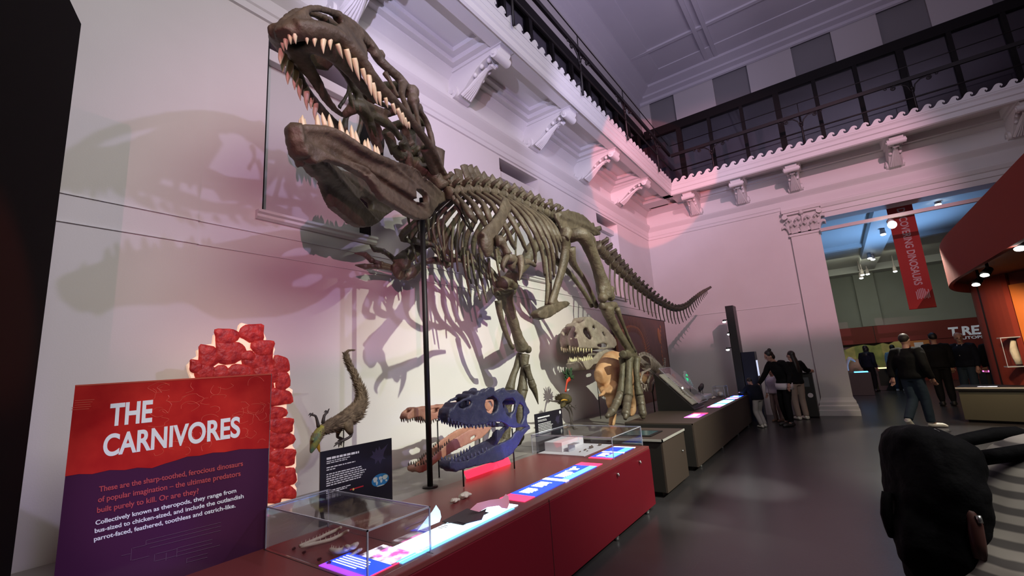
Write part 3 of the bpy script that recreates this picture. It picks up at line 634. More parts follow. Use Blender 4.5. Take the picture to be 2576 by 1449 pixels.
# ---- near (left) leg
LX = -2.80
def bone(nm, pts, rad, k=4, mt='bone', n=12, amp=.007, **kw): return MB().tube(pts, rad, n, k=k, **kw).jit(amp, 11, pts[0][0]).jit(.003, 40).build(nm, mt, dino)
fm = MB(); fm.tube([c2(1440, 705, -2.93), c2(1480, 690, -2.86), c2(1540, 705, LX), c2(1590, 800, LX), c2(1640, 920, LX), c2(1680, 1040, LX), c2(1710, 1140, LX), c2(1728, 1225, LX)], [.095, .10, .115, .10, .092, .10, .125, .125], 12, k=4)
fm.tube([c2(1560, 690, LX), c2(1610, 730, LX), c2(1640, 800, LX)], [.07, .06, .03], 8, k=2); fm.ball(c2(1440, 705, -2.94), .105); fm.ball(c2(1700, 1215, LX+.02), .085); fm.ball(c2(1765, 1205, LX+.0), .08); fm.ball(c2(1765, 1150, LX), .075); fm.ball(c2(1690, 1150, LX), .07)
fm.remesh(.02, 3).jit(.007, 11).jit(.003, 40); fm.build('femur', 'bone', dino)
tb = MB(); tb.tube([c3(950, 618, LX), c3(965, 680, LX), c3(1010, 770, LX), c3(1060, 850, LX), c3(1110, 925, LX), c3(1145, 968, LX)], [.135, .10, .082, .075, .078, .085], 12, k=4, flat=((1, 0, 0), .85))
tb.tube([c3(905, 610, LX), c3(1005, 605, LX)], [.06, .07], 9); tb.tube([c3(1060, 960, LX), c3(1160, 985, LX)], [.07, .06], 9); tb.remesh(.02, 3).jit(.007, 12).build('tibia', 'bone', dino)
bone('fibula', [c3(1018, 625, LX+.08), c3(1060, 730, LX+.08), c3(1105, 840, LX+.07), c3(1150, 940, LX+.05)], [.05, .03, .026, .036], n=9)
for P, r in (([(1060, 985, LX-.10), (1062, 1060, LX-.10), (1055, 1160, LX-.10), (1048, 1245, LX-.10)], .062), ([(1110, 985, LX), (1108, 1080, LX), (1105, 1180, LX+.01), (1100, 1265, LX+.02)], .07), ([(1165, 990, LX+.09), (1162, 1080, LX+.10), (1170, 1180, LX+.10), (1182, 1255, LX+.11)], .062)):
    bone('metatarsal', [c3(*p) for p in P], [r*1.1, r*.8, r*.85, r*1.15], n=10)
for P in ([(1045, 1255, LX-.1), (1020, 1310, LX-.12), (985, 1375, LX-.14), (945, 1415, LX-.15)], [(1100, 1272, LX+.02), (1092, 1330, LX+.04), (1085, 1390, LX+.06), (1080, 1432, LX+.07)], [(1185, 1262, LX+.11), (1198, 1320, LX+.13), (1208, 1390, LX+.15), (1212, 1428, LX+.16)]):
    Q = [V(c3(*p)) for p in P]
    t = MB(); t.tube(Q, [.07, .06, .058, .03], 10, k=3)
    for q in Q[:3]: t.ball(q, .07, 9, 6)
    t.jit(.006, 15).build('toe', 'bonedark', dino)
# ---- far (right) leg, stepping forward
FX = -3.52
fm = MB(); fm.tube([V((-3.46, 5.75, 3.50)), V((-3.5, 5.55, 3.35)), c7(560, 420, FX), c7(430, 540, FX), c7(365, 650, FX)], [.10, .10, .09, .09, .11], 12, k=4)
fm.ball(c7(320, 640, FX), .10); fm.ball(c7(430, 660, FX+.02), .09); fm.remesh(.02, 3).jit(.007, 11).build('femur', 'bone', dino)
tb = MB(); tb.tube([c7(325, 745, FX), c7(355, 850, FX), c7(400, 980, FX), c7(440, 1110, FX), c7(480, 1240, FX), c7(530, 1380, FX), c7(555, 1440, FX)], [.155, .10, .08, .075, .072, .085, .095], 12, k=4)
tb.tube([c7(215, 750, FX), c7(450, 735, FX)], [.06, .06], 9); tb.ball(c3(330, 905, FX), .09); tb.ball(c3(370, 925, FX), .06); tb.remesh(.02, 3).jit(.007, 12).build('tibia', 'bone', dino)
bone('fibula', [c7(255, 850, FX+.08), c7(280, 1010, FX+.07), c7(325, 1180, FX+.06), c7(400, 1370, FX+.04), c7(430, 1420, FX)], [.05, .04, .034, .03, .035], n=9)
G = .60
for P, r in (([(320, 965, FX-.1), (285, 1060, FX-.1), (255, 1150, FX-.1), (238, 1220, FX-.1)], .058), ([(348, 965, FX), (342, 1060, FX), (335, 1150, FX), (330, 1225, FX)], .066), ([(360, 1040, FX+.09), (375, 1090, FX+.1), (392, 1150, FX+.11)], .048)):
    bone('metatarsal', [c3(*p) for p in P], ([r*1.1, r*.8, r*.9, r*1.2])[:len(P)], n=10)
for P in ([(392, 1150, FX+.11), (405, 1190, FX+.12), (425, 1240, FX+.13), (447, 1325, FX+.14)],):
    t = MB(); Q = [V(c3(*p)) for p in P]; t.tube(Q, [.05, .05, .035, .005], 9, k=3); t.ball(Q[1], .055, 9, 6); t.build('toe', 'bone', dino)
for a, b in ((c3(238, 1220, FX-.1), (-.12, -.35)), (c3(330, 1225, FX), (.0, -.45))):
    a = V(a); Q = [a, a+V((b[0]*.1, b[1]*.15, -.18)), V((a.x+b[0]*.3, a.y+b[1]*.3, .70)), V((a.x+b[0]*.6, a.y+b[1]*.65, .64)), V((a.x+b[0], a.y+b[1], .60))]
    t = MB(); t.tube(Q, [.075, .06, .06, .05, .02], 10, k=3)
    for q in Q[:4]: t.ball(q, .066, 9, 6)
    t.build('toe', 'bone', dino)

# ================================================================== PLATFORM AND COUNTERS
M['plat'] = mat('grey_platform_board', (.20, .185, .17), .45, col2=(.26, .24, .225), scale=2)
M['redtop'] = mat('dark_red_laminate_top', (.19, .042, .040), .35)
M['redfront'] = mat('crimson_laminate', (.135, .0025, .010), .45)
M['grey_lam'] = mat('dark_grey_laminate', (.060, .042, .034), .5)
M['dark_lam'] = mat('charcoal_laminate', (.020, .017, .016), .5)
M['paleedge'] = mat('pale_counter_edge', (.42, .40, .38), .5)
ZC = .65
pl = root('display_platform', 'long low grey platform against the wall carrying the big skeleton', 'platform', (-3.5, 6, 0))
MB().box(-4.20, .48, 0, -2.86, 12.2, .555).build('plinth', 'plat', pl, False, bevel=.006)
for y in (2.55, 5.1, 7.6, 9.9): MB().box(-4.19, y-.004, .5555, -2.87, y+.004, .5565).build('joint', 'black', pl, False)
rc = root('red_counter', 'long crimson display counter in front of the platform with glowing graphic panels', 'display counter', (-2.3, 3, 0))
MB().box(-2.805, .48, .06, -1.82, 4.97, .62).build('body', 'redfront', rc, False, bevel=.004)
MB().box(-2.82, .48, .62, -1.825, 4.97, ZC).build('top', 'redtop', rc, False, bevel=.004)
MB().box(-2.78, .5, 0, -1.90, 4.90, .06).build('plinth', 'black', rc, False)
for y in (4.05, 4.62): MB().tube([(-1.82, y, .555), (-1.80, y, .555)], .011, 10).tube([(-1.802, y, .555), (-1.80, y, .535)], .006, 6).build('lock', 'steel', rc)
for y in (1.8, 2.9, 4.0, 4.8): MB().tube([(-1.86, y, 0), (-1.86, y, .06)], .02, 10).build('foot', 'steel', rc)
MB().box(-1.8205, 2.855, .07, -1.8185, 2.860, .64).build('joint', 'black', rc, False)
def glow(name, col, st, col2=None, scale=8., amt=.4): return mat(name, col, .35, col2=col2, scale=scale, amt=amt, emit=col, estr=st)
M['glowblue'] = glow('backlit_blue_graphic', (.012, .05, .75), 2.2)
M['glowred'] = glow('backlit_red_graphic', (.85, .03, .10), 2.4)
M['glowcyan'] = glow('backlit_cyan_graphic', (.10, .42, .95), 2.6)
M['glowwhite'] = glow('backlit_white_graphic', (.85, .95, 1), 2.4)
M['glowice'] = glow('backlit_pale_blue_graphic', (.62, .90, 1), 2.6)
M['glowphoto'] = glow('backlit_photo_graphic', (.9, .88, .92), 1.6, (.10, .06, .10), 14, .18)
M['glowviolet'] = glow('backlit_violet_graphic', (.35, .05, .8), 2.0)
M['glowpink'] = glow('backlit_pink_graphic', (.9, .15, .55), 2.2)
M['printwhite'] = mat('white_print', (.85, .85, .85), .6)
def slab(nm, P, mt, par, z=ZC, th=.004):
    # a flat panel lying on the counter; corners are pixels of the photograph
    Q = [PZ(x, y, z+.0006) for x, y in P]; return MB().prism([tuple(q) for q in Q], (0, 0, th)).build(nm, mt, par, False)
def rect(nm, mt, par, x0, y0, x1, y1, z=ZC, th=.004, z0=0.): return MB().box(x0, y0, z+z0+.0006, x1, y1, z+z0+th).build(nm, mt, par, False)
def lines(nm, mt, par, x0, y0, x1, y1, n, z, along='x', seed=1, fill=.5):
    rnd = random.Random(seed); mb = MB()
    for i in range(n):
        if along == 'x': t = y0+(y1-y0)*(i+.5)/n; h = abs(y1-y0)/n*fill/2; e = x0+(x1-x0)*rnd.uniform(.7, 1); mb.box(min(x0, e), t-h, z, max(x0, e), t+h, z+.0008)
        else: t = x0+(x1-x0)*(i+.5)/n; h = abs(x1-x0)/n*fill/2; e = y0+(y1-y0)*rnd.uniform(.7, 1); mb.box(t-h, min(y0, e), z, t+h, max(y0, e), z+.0008)
    return mb.build(nm, mt, par, False)
# glowing panel in the long middle of the counter (blue, red edged)
g = rect('lightbox', 'glowblue', rc, -2.14, 2.83, -1.92, 3.86)
rect('red_strip', 'glowred', rc, -2.14, 2.70, -1.92, 2.83); rect('red_strip', 'glowred', rc, -2.14, 3.86, -1.92, 3.98); rect('white_strip', 'glowwhite', rc, -2.14, 3.28, -1.92, 3.34, th=.0055)
rect('cyan_field', 'glowcyan', rc, -1.99, 3.34, -1.922, 3.86, th=.0052)
lines('text_block', 'glowwhite', rc, -2.10, 2.88, -1.98, 3.02, 6, ZC+.004, 'x', 3); lines('text_block', 'glowwhite', rc, -2.11, 3.06, -1.98, 3.22, 6, ZC+.004, 'x', 4); lines('text_block', 'glowwhite', rc, -2.10, 3.40, -1.99, 3.60, 7, ZC+.004, 'x', 5)
# little running dinosaur on the panel
o = V((-2.05, 3.70, ZC+.005))
sil = [(-.09, .05), (-.05, .035), (-.01, .045), (.03, .04), (.06, .055), (.085, .05), (.09, .035), (.06, .03), (.04, .015), (.02, .01), (.03, -.02), (.015, -.02), (.0, .008), (-.015, .006), (-.01, -.025), (-.025, -.025), (-.03, .01), (-.06, .02)]
MB().prism([tuple(o+V((-b*1.2, a, 0))) for a, b in sil], (0, 0, .0012)).build('dinosaur_silhouette', 'glowwhite', rc, False)
# the big pale light panel nearer the camera, with bent graphic flaps standing on it
rect('lightbox', 'glowice', rc, -2.12, 1.72, -1.92, 2.62, th=.004)
rect('violet_strip', 'glowpink', rc, -2.14, 1.58, -1.95, 1.72)
rect('cyan_field', 'glowcyan', rc, -1.95, 1.60, -1.90, 2.55)
# slabs of printed sheet over the light panel
def sheet(nm, P, mt, th=.003): return MB().prism([tuple(p) for p in P], (0, 0, th)).build(nm, mt, rc, False)
M['greysheet'] = mat('grey_printed_sheet', (.055, .04, .045), .5)
M['mauvesheet'] = mat('translucent_mauve_sheet', (.45, .16, .20), .4, emit=(.45, .16, .22), estr=.35)
sheet('caption_sheet', [PZ(x, y, ZC+.012) for x, y in [(1110, 1320), (1152, 1312), (1190, 1296), (1224, 1280), (1212, 1308), (1172, 1318), (1150, 1313)]], 'greysheet')
sheet('caption_sheet', [PZ(x, y, ZC+.008) for x, y in [(1112, 1312), (1175, 1280), (1230, 1290), (1165, 1322)]], 'greysheet')
lines('text_block', 'printwhite', rc, -2.09, 2.02, -2.04, 2.09, 3, ZC+.013, 'x', 8)
fl0 = V(PZ(1048, 1340, ZC+.006))
mb = MB(); top = [plane_hit(x, y, fl0, V((.25, -1, 0)).normalized()) for x, y in [(1050, 1335), (1072, 1305), (1088, 1285), (1097, 1270), (1107, 1285), (1110, 1300), (1106, 1312)]]
top = [V((p.x, p.y, max(p.z, ZC+.006))) for p in top]
mb.prism([tuple(p) for p in top], (.004, -.004, 0)); M['icesheet'] = mat('translucent_ice_sheet', (.75, .92, 1), .3, emit=(.6, .85, 1), estr=.6)
tag(mb.build('graphic_flap', 'icesheet', None, False, loc=tuple(fl0)), 'pale blue curled graphic flap standing up from the bright light panel', 'graphic flap')
mv = [(1182, 1282), (1200, 1266), (1232, 1258), (1262, 1254), (1272, 1243), (1279, 1248), (1281, 1266), (1276, 1280), (1262, 1278), (1255, 1272), (1226, 1276), (1205, 1288)]
n_ = V((.85, -.5, .45)).normalized(); fl0 = V(PZ(1240, 1288, ZC+.012)); P = [plane_hit(x, y, fl0, n_) for x, y in mv]
P = [V((p.x, p.y, max(p.z, ZC+.006))) for p in P]
tag(MB().prism([tuple(p) for p in P], n_*.004).build('graphic_flap', 'mauvesheet', None, False, loc=tuple(fl0)), 'mauve curled graphic flap at the far end of the bright light panel', 'graphic flap')
# panel inside the near acrylic case (blue with photograph) and inside the far one
# ---- acrylic display cases
def acase(name, label, x0, y0, x1, y1, h, z=ZC+.0056):
    r = root(name, label, 'acrylic case', ((x0+x1)/2, (y0+y1)/2, z)); t = .006
    MB().box(x0, y0, z+h-t, x1, y1, z+h).build('lid', 'acrylic', r, False)
    MB().box(x0, y0, z, x0+t, y1, z+h-t).build('side_pane', 'acrylic', r, False); MB().box(x1-t, y0, z, x1, y1, z+h-t).build('side_pane', 'acrylic', r, False)
    MB().box(x0+t, y0, z, x1-t, y0+t, z+h-t).build('side_pane', 'acrylic', r, False); MB().box(x0+t, y1-t, z, x1-t, y1, z+h-t).build('side_pane', 'acrylic', r, False)
    e = .0035; mb = MB()
    for x, y in ((x0, y0), (x1, y0), (x1, y1), (x0, y1)): mb.box(x-e, y-e, z, x+e, y+e, z+h+e)
    for a, b in (((x0, y0), (x1, y0)), ((x1, y0), (x1, y1)), ((x1, y1), (x0, y1)), ((x0, y1), (x0, y0))): mb.box(min(a[0], b[0])-e, min(a[1], b[1])-e, z+h-e, max(a[0], b[0])+e, max(a[1], b[1])+e, z+h+e)
    mb.build('edge_beading', 'acryledge', r, False); return r

# ================================================================== DARK COUNTERS FURTHER ALONG
c2_ = root('touchscreen_plinth', 'short dark grey plinth with an inset touchscreen beside the red counter', 'display counter', (-2.3, 5.8, 0))
MB().box(-2.84, 5.40, .06, -1.84, 6.30, .62).build('body', 'dark_lam', c2_, False, bevel=.004); MB().box(-1.84, 5.40, .06, -1.82, 6.30, .62).build('front_panel', 'grey_lam', c2_, False)
MB().box(-2.84, 5.39, .62, -1.815, 6.305, ZC).build('top', 'grey_lam', c2_, False); MB().box(-2.84, 5.38, .625, -1.805, 5.395, .65).box(-1.82, 5.38, .625, -1.805, 6.305, .65).build('edge_trim', 'paleedge', c2_, False)
M['screen'] = mat('touchscreen_glass', (.02, .035, .04), .12, emit=(.06, .20, .22), estr=.18)
s_ = MB().box(-2.42, 5.55, ZC, -2.0, 6.0, ZC+.012).build('screen_frame', 'black', c2_, False); MB().box(-2.38, 5.59, ZC+.0122, -2.04, 5.96, ZC+.014).build('screen', 'screen', s_, False)
MB().box(-2.78, 5.45, 0, -1.9, 6.25, .06).build('plinth', 'black', c2_, False)
MB().tube([(-1.82, 6.12, .40), (-1.80, 6.12, .40)], .012, 10).build('lock', 'steel', c2_)
MB().tube([(-2.05, 5.40, .55), (-2.05, 5.378, .55)], .012, 10).build('lock', 'steel', c2_)
c3_ = root('long_dark_counter', 'long dark grey counter with coloured glowing panels running to the end wall', 'display counter', (-2.3, 9, 0))
MB().box(-2.84, 6.80, .06, -1.84, 11.72, .63).build('body', 'dark_lam', c3_, False, bevel=.004); MB().box(-1.84, 6.80, .06, -1.82, 11.72, .645).build('front_panel', 'grey_lam', c3_, False)
MB().box(-2.84, 6.80, .63, -1.822, 11.72, ZC).build('top', 'grey_lam', c3_, False); MB().box(-2.78, 6.85, 0, -1.92, 11.65, .06).build('plinth', 'black', c3_, False)
for y in (7.1, 8.6, 10.1, 11.4): MB().tube([(-1.87, y, 0), (-1.87, y, .06)], .022, 10).build('foot', 'steel', c3_)
for y0, y1, cs in ((7.45, 8.1, ('glowpink', 'glowviolet', 'glowred')), (9.0, 9.8, ('glowpink', 'glowwhite', 'glowcyan')), (9.85, 10.55, ('glowice', 'glowwhite', 'glowcyan')), (10.7, 11.1, ('glowpink', 'glowice', 'glowviolet')), (11.2, 11.6, ('glowcyan', 'glowblue', 'glowblue'))):
    d_ = (y1-y0)/3
    for i, c in enumerate(cs): rect('lightbox', c, c3_, -2.12, y0+d_*i, -1.90, y0+d_*(i+1))
    rect('text_block', 'glowwhite', c3_, -2.08, y0+d_*.4, -1.98, y1-d_*.8, th=.0055)

# ================================================================== EXHIBITS ON THE COUNTERS
def fit_text(name, body, o, ux, uy, cap, width, mt, par, off=0., shear=0., th=.0015):
    # writing fitted to a cap height and a width, laid on the plane (ux, uy)
    c = bpy.data.curves.new('t', 'FONT'); c.body = body; c.size = 1; c.offset = off; c.shear = shear; c.extrude = 0.001
    q = bpy.data.objects.new('t', c); COL.objects.link(q); dg = bpy.context.evaluated_depsgraph_get(); e = q.evaluated_get(dg); m2 = e.to_mesh()
    vs = [x.co.copy() for x in m2.vertices]; fs = [tuple(p.vertices) for p in m2.polygons]; e.to_mesh_clear(); bpy.data.objects.remove(q); bpy.data.curves.remove(c)
    x0 = min(v.x for v in vs); x1 = max(v.x for v in vs); ch = .70
    F = frame4(o, ux, uy); mb = MB(); mb.v = [tuple(F @ V(((v.x-x0)/(x1-x0)*width, v.y/ch*cap, th*(1 if v.z > 0 else 0)))) for v in vs]; mb.f = fs; mb.m = [0]*len(fs)
    return mb.build(name, mt, par, False)
M['signpurple'] = mat('glossy_plum_print', (.085, .024, .075), .13, spec=.6)
M['signred'] = mat('red_flesh_print', (.42, .010, .018), .16, col2=(.80, .050, .040), scale=5, amt=.55, spec=.6)
M['signtitle'] = mat('white_title_print', (.85, .87, .95), .3, emit=(.8, .83, 1), estr=.10)
M['signpink'] = mat('salmon_print', (.60, .10, .12), .4)
M['signvein'] = mat('pale_red_vein_print', (.75, .13, .09), .3)
M['signfaint'] = mat('faint_mauve_print', (.16, .09, .15), .5)
sA = V((-3.46, .63, 0)); sU = V((.655, .756, 0)).normalized(); sN = V((sU.y, -sU.x, 0)); UZ = V((0, 0, 1))
sg = root('introduction_sign', 'red and plum sign panel reading THE CARNIVORES standing behind the counter', 'sign', tuple(sA+sU*.5+UZ*.556))
def SG(u, v, d=0.): return sA+sU*u+UZ*v+sN*d
MB().obox(SG(.495, 1.093, -.006), sU*.497, UZ*.537, sN*.006).build('panel', 'signpurple', sg, False)
rg = [(-.002, 1.15), (.06, 1.155), (.12, 1.148), (.2, 1.16), (.27, 1.152), (.33, 1.158), (.40, 1.148), (.46, 1.165), (.52, 1.178), (.57, 1.192), (.63, 1.19), (.70, 1.2), (.76, 1.196), (.84, 1.205), (.92, 1.198), (.992, 1.195), (.992, 1.63), (-.002, 1.63)]
rf = MB().prism([tuple(SG(u, v)) for u, v in rg], sN*.0012).build('red_field', 'signred', sg, False)
rnd = random.Random(4); mb = MB()
for i in range(46):     # flesh-cell outlines printed on the red field
    cx, cy_ = rnd.uniform(.36, .97), rnd.uniform(1.22, 1.60); rx, ry = rnd.uniform(.02, .05), rnd.uniform(.018, .035); a0 = rnd.uniform(0, 6)
    pts = [SG(min(.99, cx+rx*math.cos(a0+t*.7)*(1+.25*math.sin(3*t+i))), min(1.62, cy_+ry*math.sin(a0+t*.7)), .0014) for t in range(rnd.randint(4, 8))]
    mb.tube(pts, .0011, 4, k=3)
mb.build('cell_pattern', 'signvein', sg, False)
MB().obox(SG(.495, 1.627, .0012), sU*.497, UZ*.004, sN*.0012).build('lit_edge', 'signvein', sg, False)
fit_text('title', 'THE', SG(.178, 1.397, .0014), sU*1.+UZ*.03, UZ, .116, .205, 'signtitle', sg, .030, .02)
fit_text('title', 'CARNIVORES', SG(.163, 1.236, .0014), sU+UZ*.062, UZ, .112, .675, 'signtitle', sg, .026, .05)
for i, (t, w_) in enumerate([('These are the sharp-toothed, ferocious dinosaurs', .70), ('of popular imagination – the ultimate predators', .69), ('built purely to kill. Or are they?', .48)]): fit_text('text_line', t, SG(.161, 1.052-i*.053, .0014), sU+UZ*.085, UZ, .028, w_, 'signpink', sg, .012)
for i, (t, w_) in enumerate([('Collectively known as theropods, they range from', .675), ('bus-sized to chicken-sized, and include the outlandish', .715), ('parrot-faced, feathered, toothless and ostrich-like.', .675)]): fit_text('text_line', t, SG(.160, .886-i*.040, .0014), sU+UZ*.125, UZ, .022, w_, 'signtitle', sg, .012)
mb = MB()
def sgl(u0, v0, u1, v1): mb.tube([SG(u0, v0, .0016), SG(u1, v1, .0016)], .0013, 4)
for u0, u1, v in [(.29, .33, .715), (.34, .40, .745), (.34, .42, .685), (.40, .76, .775), (.40, .76, .755), (.42, .76, .735), (.45, .55, .70), (.45, .55, .665), (.55, .72, .715), (.55, .72, .695), (.55, .76, .675), (.60, .70, .655), (.60, .70, .635)]: sgl(u0, v, u1, v+(u1-u0)*.12)
for u, v0, v1 in [(.335, .685, .745), (.40, .755, .775), (.445, .665, .70), (.55, .672, .715), (.60, .632, .655), (.50, .66, .70)]: sgl(u, v0, u, v1)
mb.build('family_tree_diagram', 'signfaint', sg, False)
mb = MB()
for i in range(5): mb.obox(SG(.05-.004*i, 1.545-.012*i, .0016), sU*(.045-.004*(i % 3)), UZ*.0016, sN*.0004)
mb.build('small_print', 'signvein', sg, False)

# ---- red flesh-textured cut-out with a lit edge
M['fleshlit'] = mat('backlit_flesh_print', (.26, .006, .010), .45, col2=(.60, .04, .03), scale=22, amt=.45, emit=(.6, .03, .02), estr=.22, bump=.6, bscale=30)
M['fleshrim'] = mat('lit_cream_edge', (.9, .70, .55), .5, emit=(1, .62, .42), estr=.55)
mc = root('meat_cutout', 'tall cut-out of stacked red meat lumps with a glowing pale outline behind the sign', 'display cutout', (-3.7, 1.7, .556))
def c4(x, y, X): return PX(100+x/2.166, 780+y/2.166, X)
def MX(x, y, d=0.): return V(c4(x, y, -3.72))+V((d, 0, 0))
ol = [(1100, 70), (1160, 85), (1215, 115), (1234, 155), (1228, 180), (1270, 185), (1282, 215), (1272, 245), (1330, 262), (1358, 300), (1364, 345), (1354, 420), (1378, 435), (1372, 480), (1346, 512), (1340, 585), (1380, 590), (1387, 650), (1377, 740), (1395, 765), (1397, 850), (1386, 878), (1402, 892), (1404, 932), (1388, 950), (1400, 972), (1392, 1028), (1330, 1050), (1240, 1078), (1130, 1100), (1010, 1110), (1000, 600), (850, 480), (826, 372), (812, 335), (806, 300), (838, 265), (862, 250), (858, 222), (905, 188), (945, 184), (950, 138), (985, 102), (1040, 108), (1082, 120), (1088, 84)]
MB().prism([tuple(MX(*p)) for p in ol], (-.03, 0, 0)).build('backing_board', 'fleshrim', mc, False)
lum = [(1160, 125, 62, 42), (1015, 145, 62, 38), (1215, 205, 58, 36), (915, 255, 52, 55), (1035, 230, 78, 52), (1130, 250, 40, 22), (1195, 275, 78, 40), (1310, 300, 44, 42), (845, 305, 32, 30), (900, 335, 55, 34), (985, 340, 48, 30), (1090, 335, 70, 30), (1230, 345, 66, 48), (1320, 385, 38, 46), (1180, 420, 80, 40), (1050, 420, 70, 45), (1290, 475, 78, 40), (1150, 510, 80, 45), (1285, 560, 55, 30), (1180, 600, 70, 45), (1310, 628, 70, 36), (1300, 705, 78, 40), (1180, 700, 60, 45), (1325, 800, 66, 40), (1220, 780, 60, 40), (1260, 870, 74, 36), (1340, 905, 56, 38), (1200, 940, 70, 40), (1300, 945, 60, 30), (1340, 995, 52, 30), (1245, 1015, 66, 36)]
mb = MB()
for i, (x, y, a, b) in enumerate(lum):
    C0 = MX(x, y, .004+.003*(i % 3)); a *= 1.16; b *= 1.32; A_ = MX(x+a, y)-MX(x, y); B2 = MX(x, y-b)-MX(x, y); base = len(mb.v); n = 18; rn = random.Random(i)
    ph = rn.uniform(0, 6)
    for k_, (s_, d_) in enumerate(((1, 0), (.93, .008), (.6, .013))):
        for j in range(n):
            t = 2*math.pi*j/n; rr = s_*(1+.10*math.sin(3*t+ph)+.05*math.sin(5*t+ph*2))*.93; sq = lambda v: math.copysign(abs(v)**.72, v)
            q = C0+A_*(sq(math.cos(t))*rr)+B2*(sq(math.sin(t))*rr)+V((d_, 0, 0)); mb.v.append(tuple(q))
    for k_ in range(2):
        for j in range(n): mb.face((base+k_*n+j, base+k_*n+(j+1) % n, base+(k_+1)*n+(j+1) % n, base+(k_+1)*n+j))
    mb.face([base+2*n+j for j in range(n)]); mb.face([base+j for j in range(n)][::-1])
mb.build('meat_print', 'fleshlit', mc, True, auto=50)

# ---- black information panels
M['infoblack'] = mat('satin_black_print', (.012, .012, .018), .35)
M['infoblue'] = mat('printed_blue_globe', (.02, .16, .36), .4)
M['infoland'] = mat('printed_land', (.45, .52, .50), .5)
M['infosil'] = mat('dark_violet_silhouette_print', (.035, .03, .06), .4)
M['inforeds'] = mat('printed_red_bar', (.5, .02, .03), .4); M['infogold'] = mat('printed_gold_dot', (.8, .55, .15), .4)
ip = root('information_panel', 'black caption panel with a small blue world map in front of the feathered dinosaur', 'information panel', (-3.15, 2.23, .556))
def IP(y, z, d=0.): return V((-3.15+d, y, z))
MB().box(-3.16, 1.915, .556, -3.15, 2.56, 1.062).build('board', 'infoblack', ip, False)
def wtext(par, X, y0, z0, wd, n, dz, seed, h=.0036, nm='text_block', mt='printwhite'):
    rn = random.Random(seed); mb = MB()
    for i in range(n):
        y = y0; end = y0+wd*rn.uniform(.78, 1)
        while y < end:
            l_ = rn.uniform(.012, .04); mb.box(X, y, z0-i*dz-h, X+.0006, min(y+l_, end), z0-i*dz+h); y += l_+.006
    return mb.build(nm, mt, par, False)
wtext(ip, -3.15, 1.965, 1.005, .34, 1, .02, 1, .008, 'heading'); wtext(ip, -3.15, 1.965, .985, .20, 2, .013, 2, .003)
wtext(ip, -3.15, 1.965, .942, .29, 1, .014, 3); wtext(ip, -3.15, 1.965, .926, .08, 1, .014, 9); wtext(ip, -3.15, 1.965, .895, .36, 6, .0155, 4); wtext(ip, -3.15, 1.965, .78, .22, 2, .012, 5, .003)
el = [IP(2.44+.085*math.cos(t*.35), .755+.048*math.sin(t*.35), .0004) for t in range(18)]; g = MB().prism([tuple(p) for p in el], (.0006, 0, 0)).build('world_map', 'infoblue', ip, False)
mb = MB()
for cy_, cz_, a, b in [(-.05, .012, .022, .02), (-.035, -.018, .010, .016), (.0, .014, .018, .013), (.008, -.008, .012, .016), (.045, .012, .028, .018), (.058, -.016, .010, .008), (.0, -.043, .04, .004)]:
    mb.prism([(-3.149, 2.44+cy_+a*math.cos(t*.7)*(1+.2*math.sin(t*2.3)), .755+cz_+b*math.sin(t*.7)) for t in range(9)], (.0006, 0, 0))
mb.build('continents', 'infoland', g, False)
MB().box(-3.15, 2.16, .742, -3.1494, 2.28, .750).build('time_bar', 'inforeds', ip, False); MB().ball((-3.1495, 2.19, .742), (.001, .009, .009), 8, 6).build('time_dot', 'infogold', ip)
sil2 = [(-.08, .02), (-.05, .035), (-.06, .07), (-.03, .05), (-.02, .09), (0, .06), (.01, .10), (.03, .06), (.06, .075), (.10, .10), (.06, .04), (.05, .0), (.08, -.03), (.04, -.02), (.02, -.06), (0, -.02), (-.03, -.05), (-.03, -.01)]
MB().prism([tuple(IP(2.42+a, .93+b*.9, .0004)) for a, b in sil2], (.0006, 0, 0)).build('dinosaur_silhouette', 'infosil', ip, False)
i2 = root('information_panel', 'small black caption panel standing before the green-plumed dinosaur', 'information panel', (-3.1, 5.02, .556))
MB().box(-3.11, 4.69, .556, -3.10, 5.35, 1.012).build('board', 'infoblack', i2, False)
wtext(i2, -3.10, 4.75, .96, .32, 1, .02, 11, .008, 'heading'); wtext(i2, -3.10, 4.75, .93, .22, 2, .014, 12, .003); wtext(i2, -3.10, 4.75, .885, .36, 7, .018, 13)
MB().prism([(-3.0998, 5.30+.022*math.cos(t*.42), .972+.022*math.sin(t*.42)) for t in range(15)], (.0006, 0, 0)).build('round_mark', 'printwhite', i2, False)
MB().prism([(-3.0998, 5.22+a*.8, .87+b*.8) for a, b in sil2], (.0006, 0, 0)).build('dinosaur_silhouette', 'infosil', i2, False)

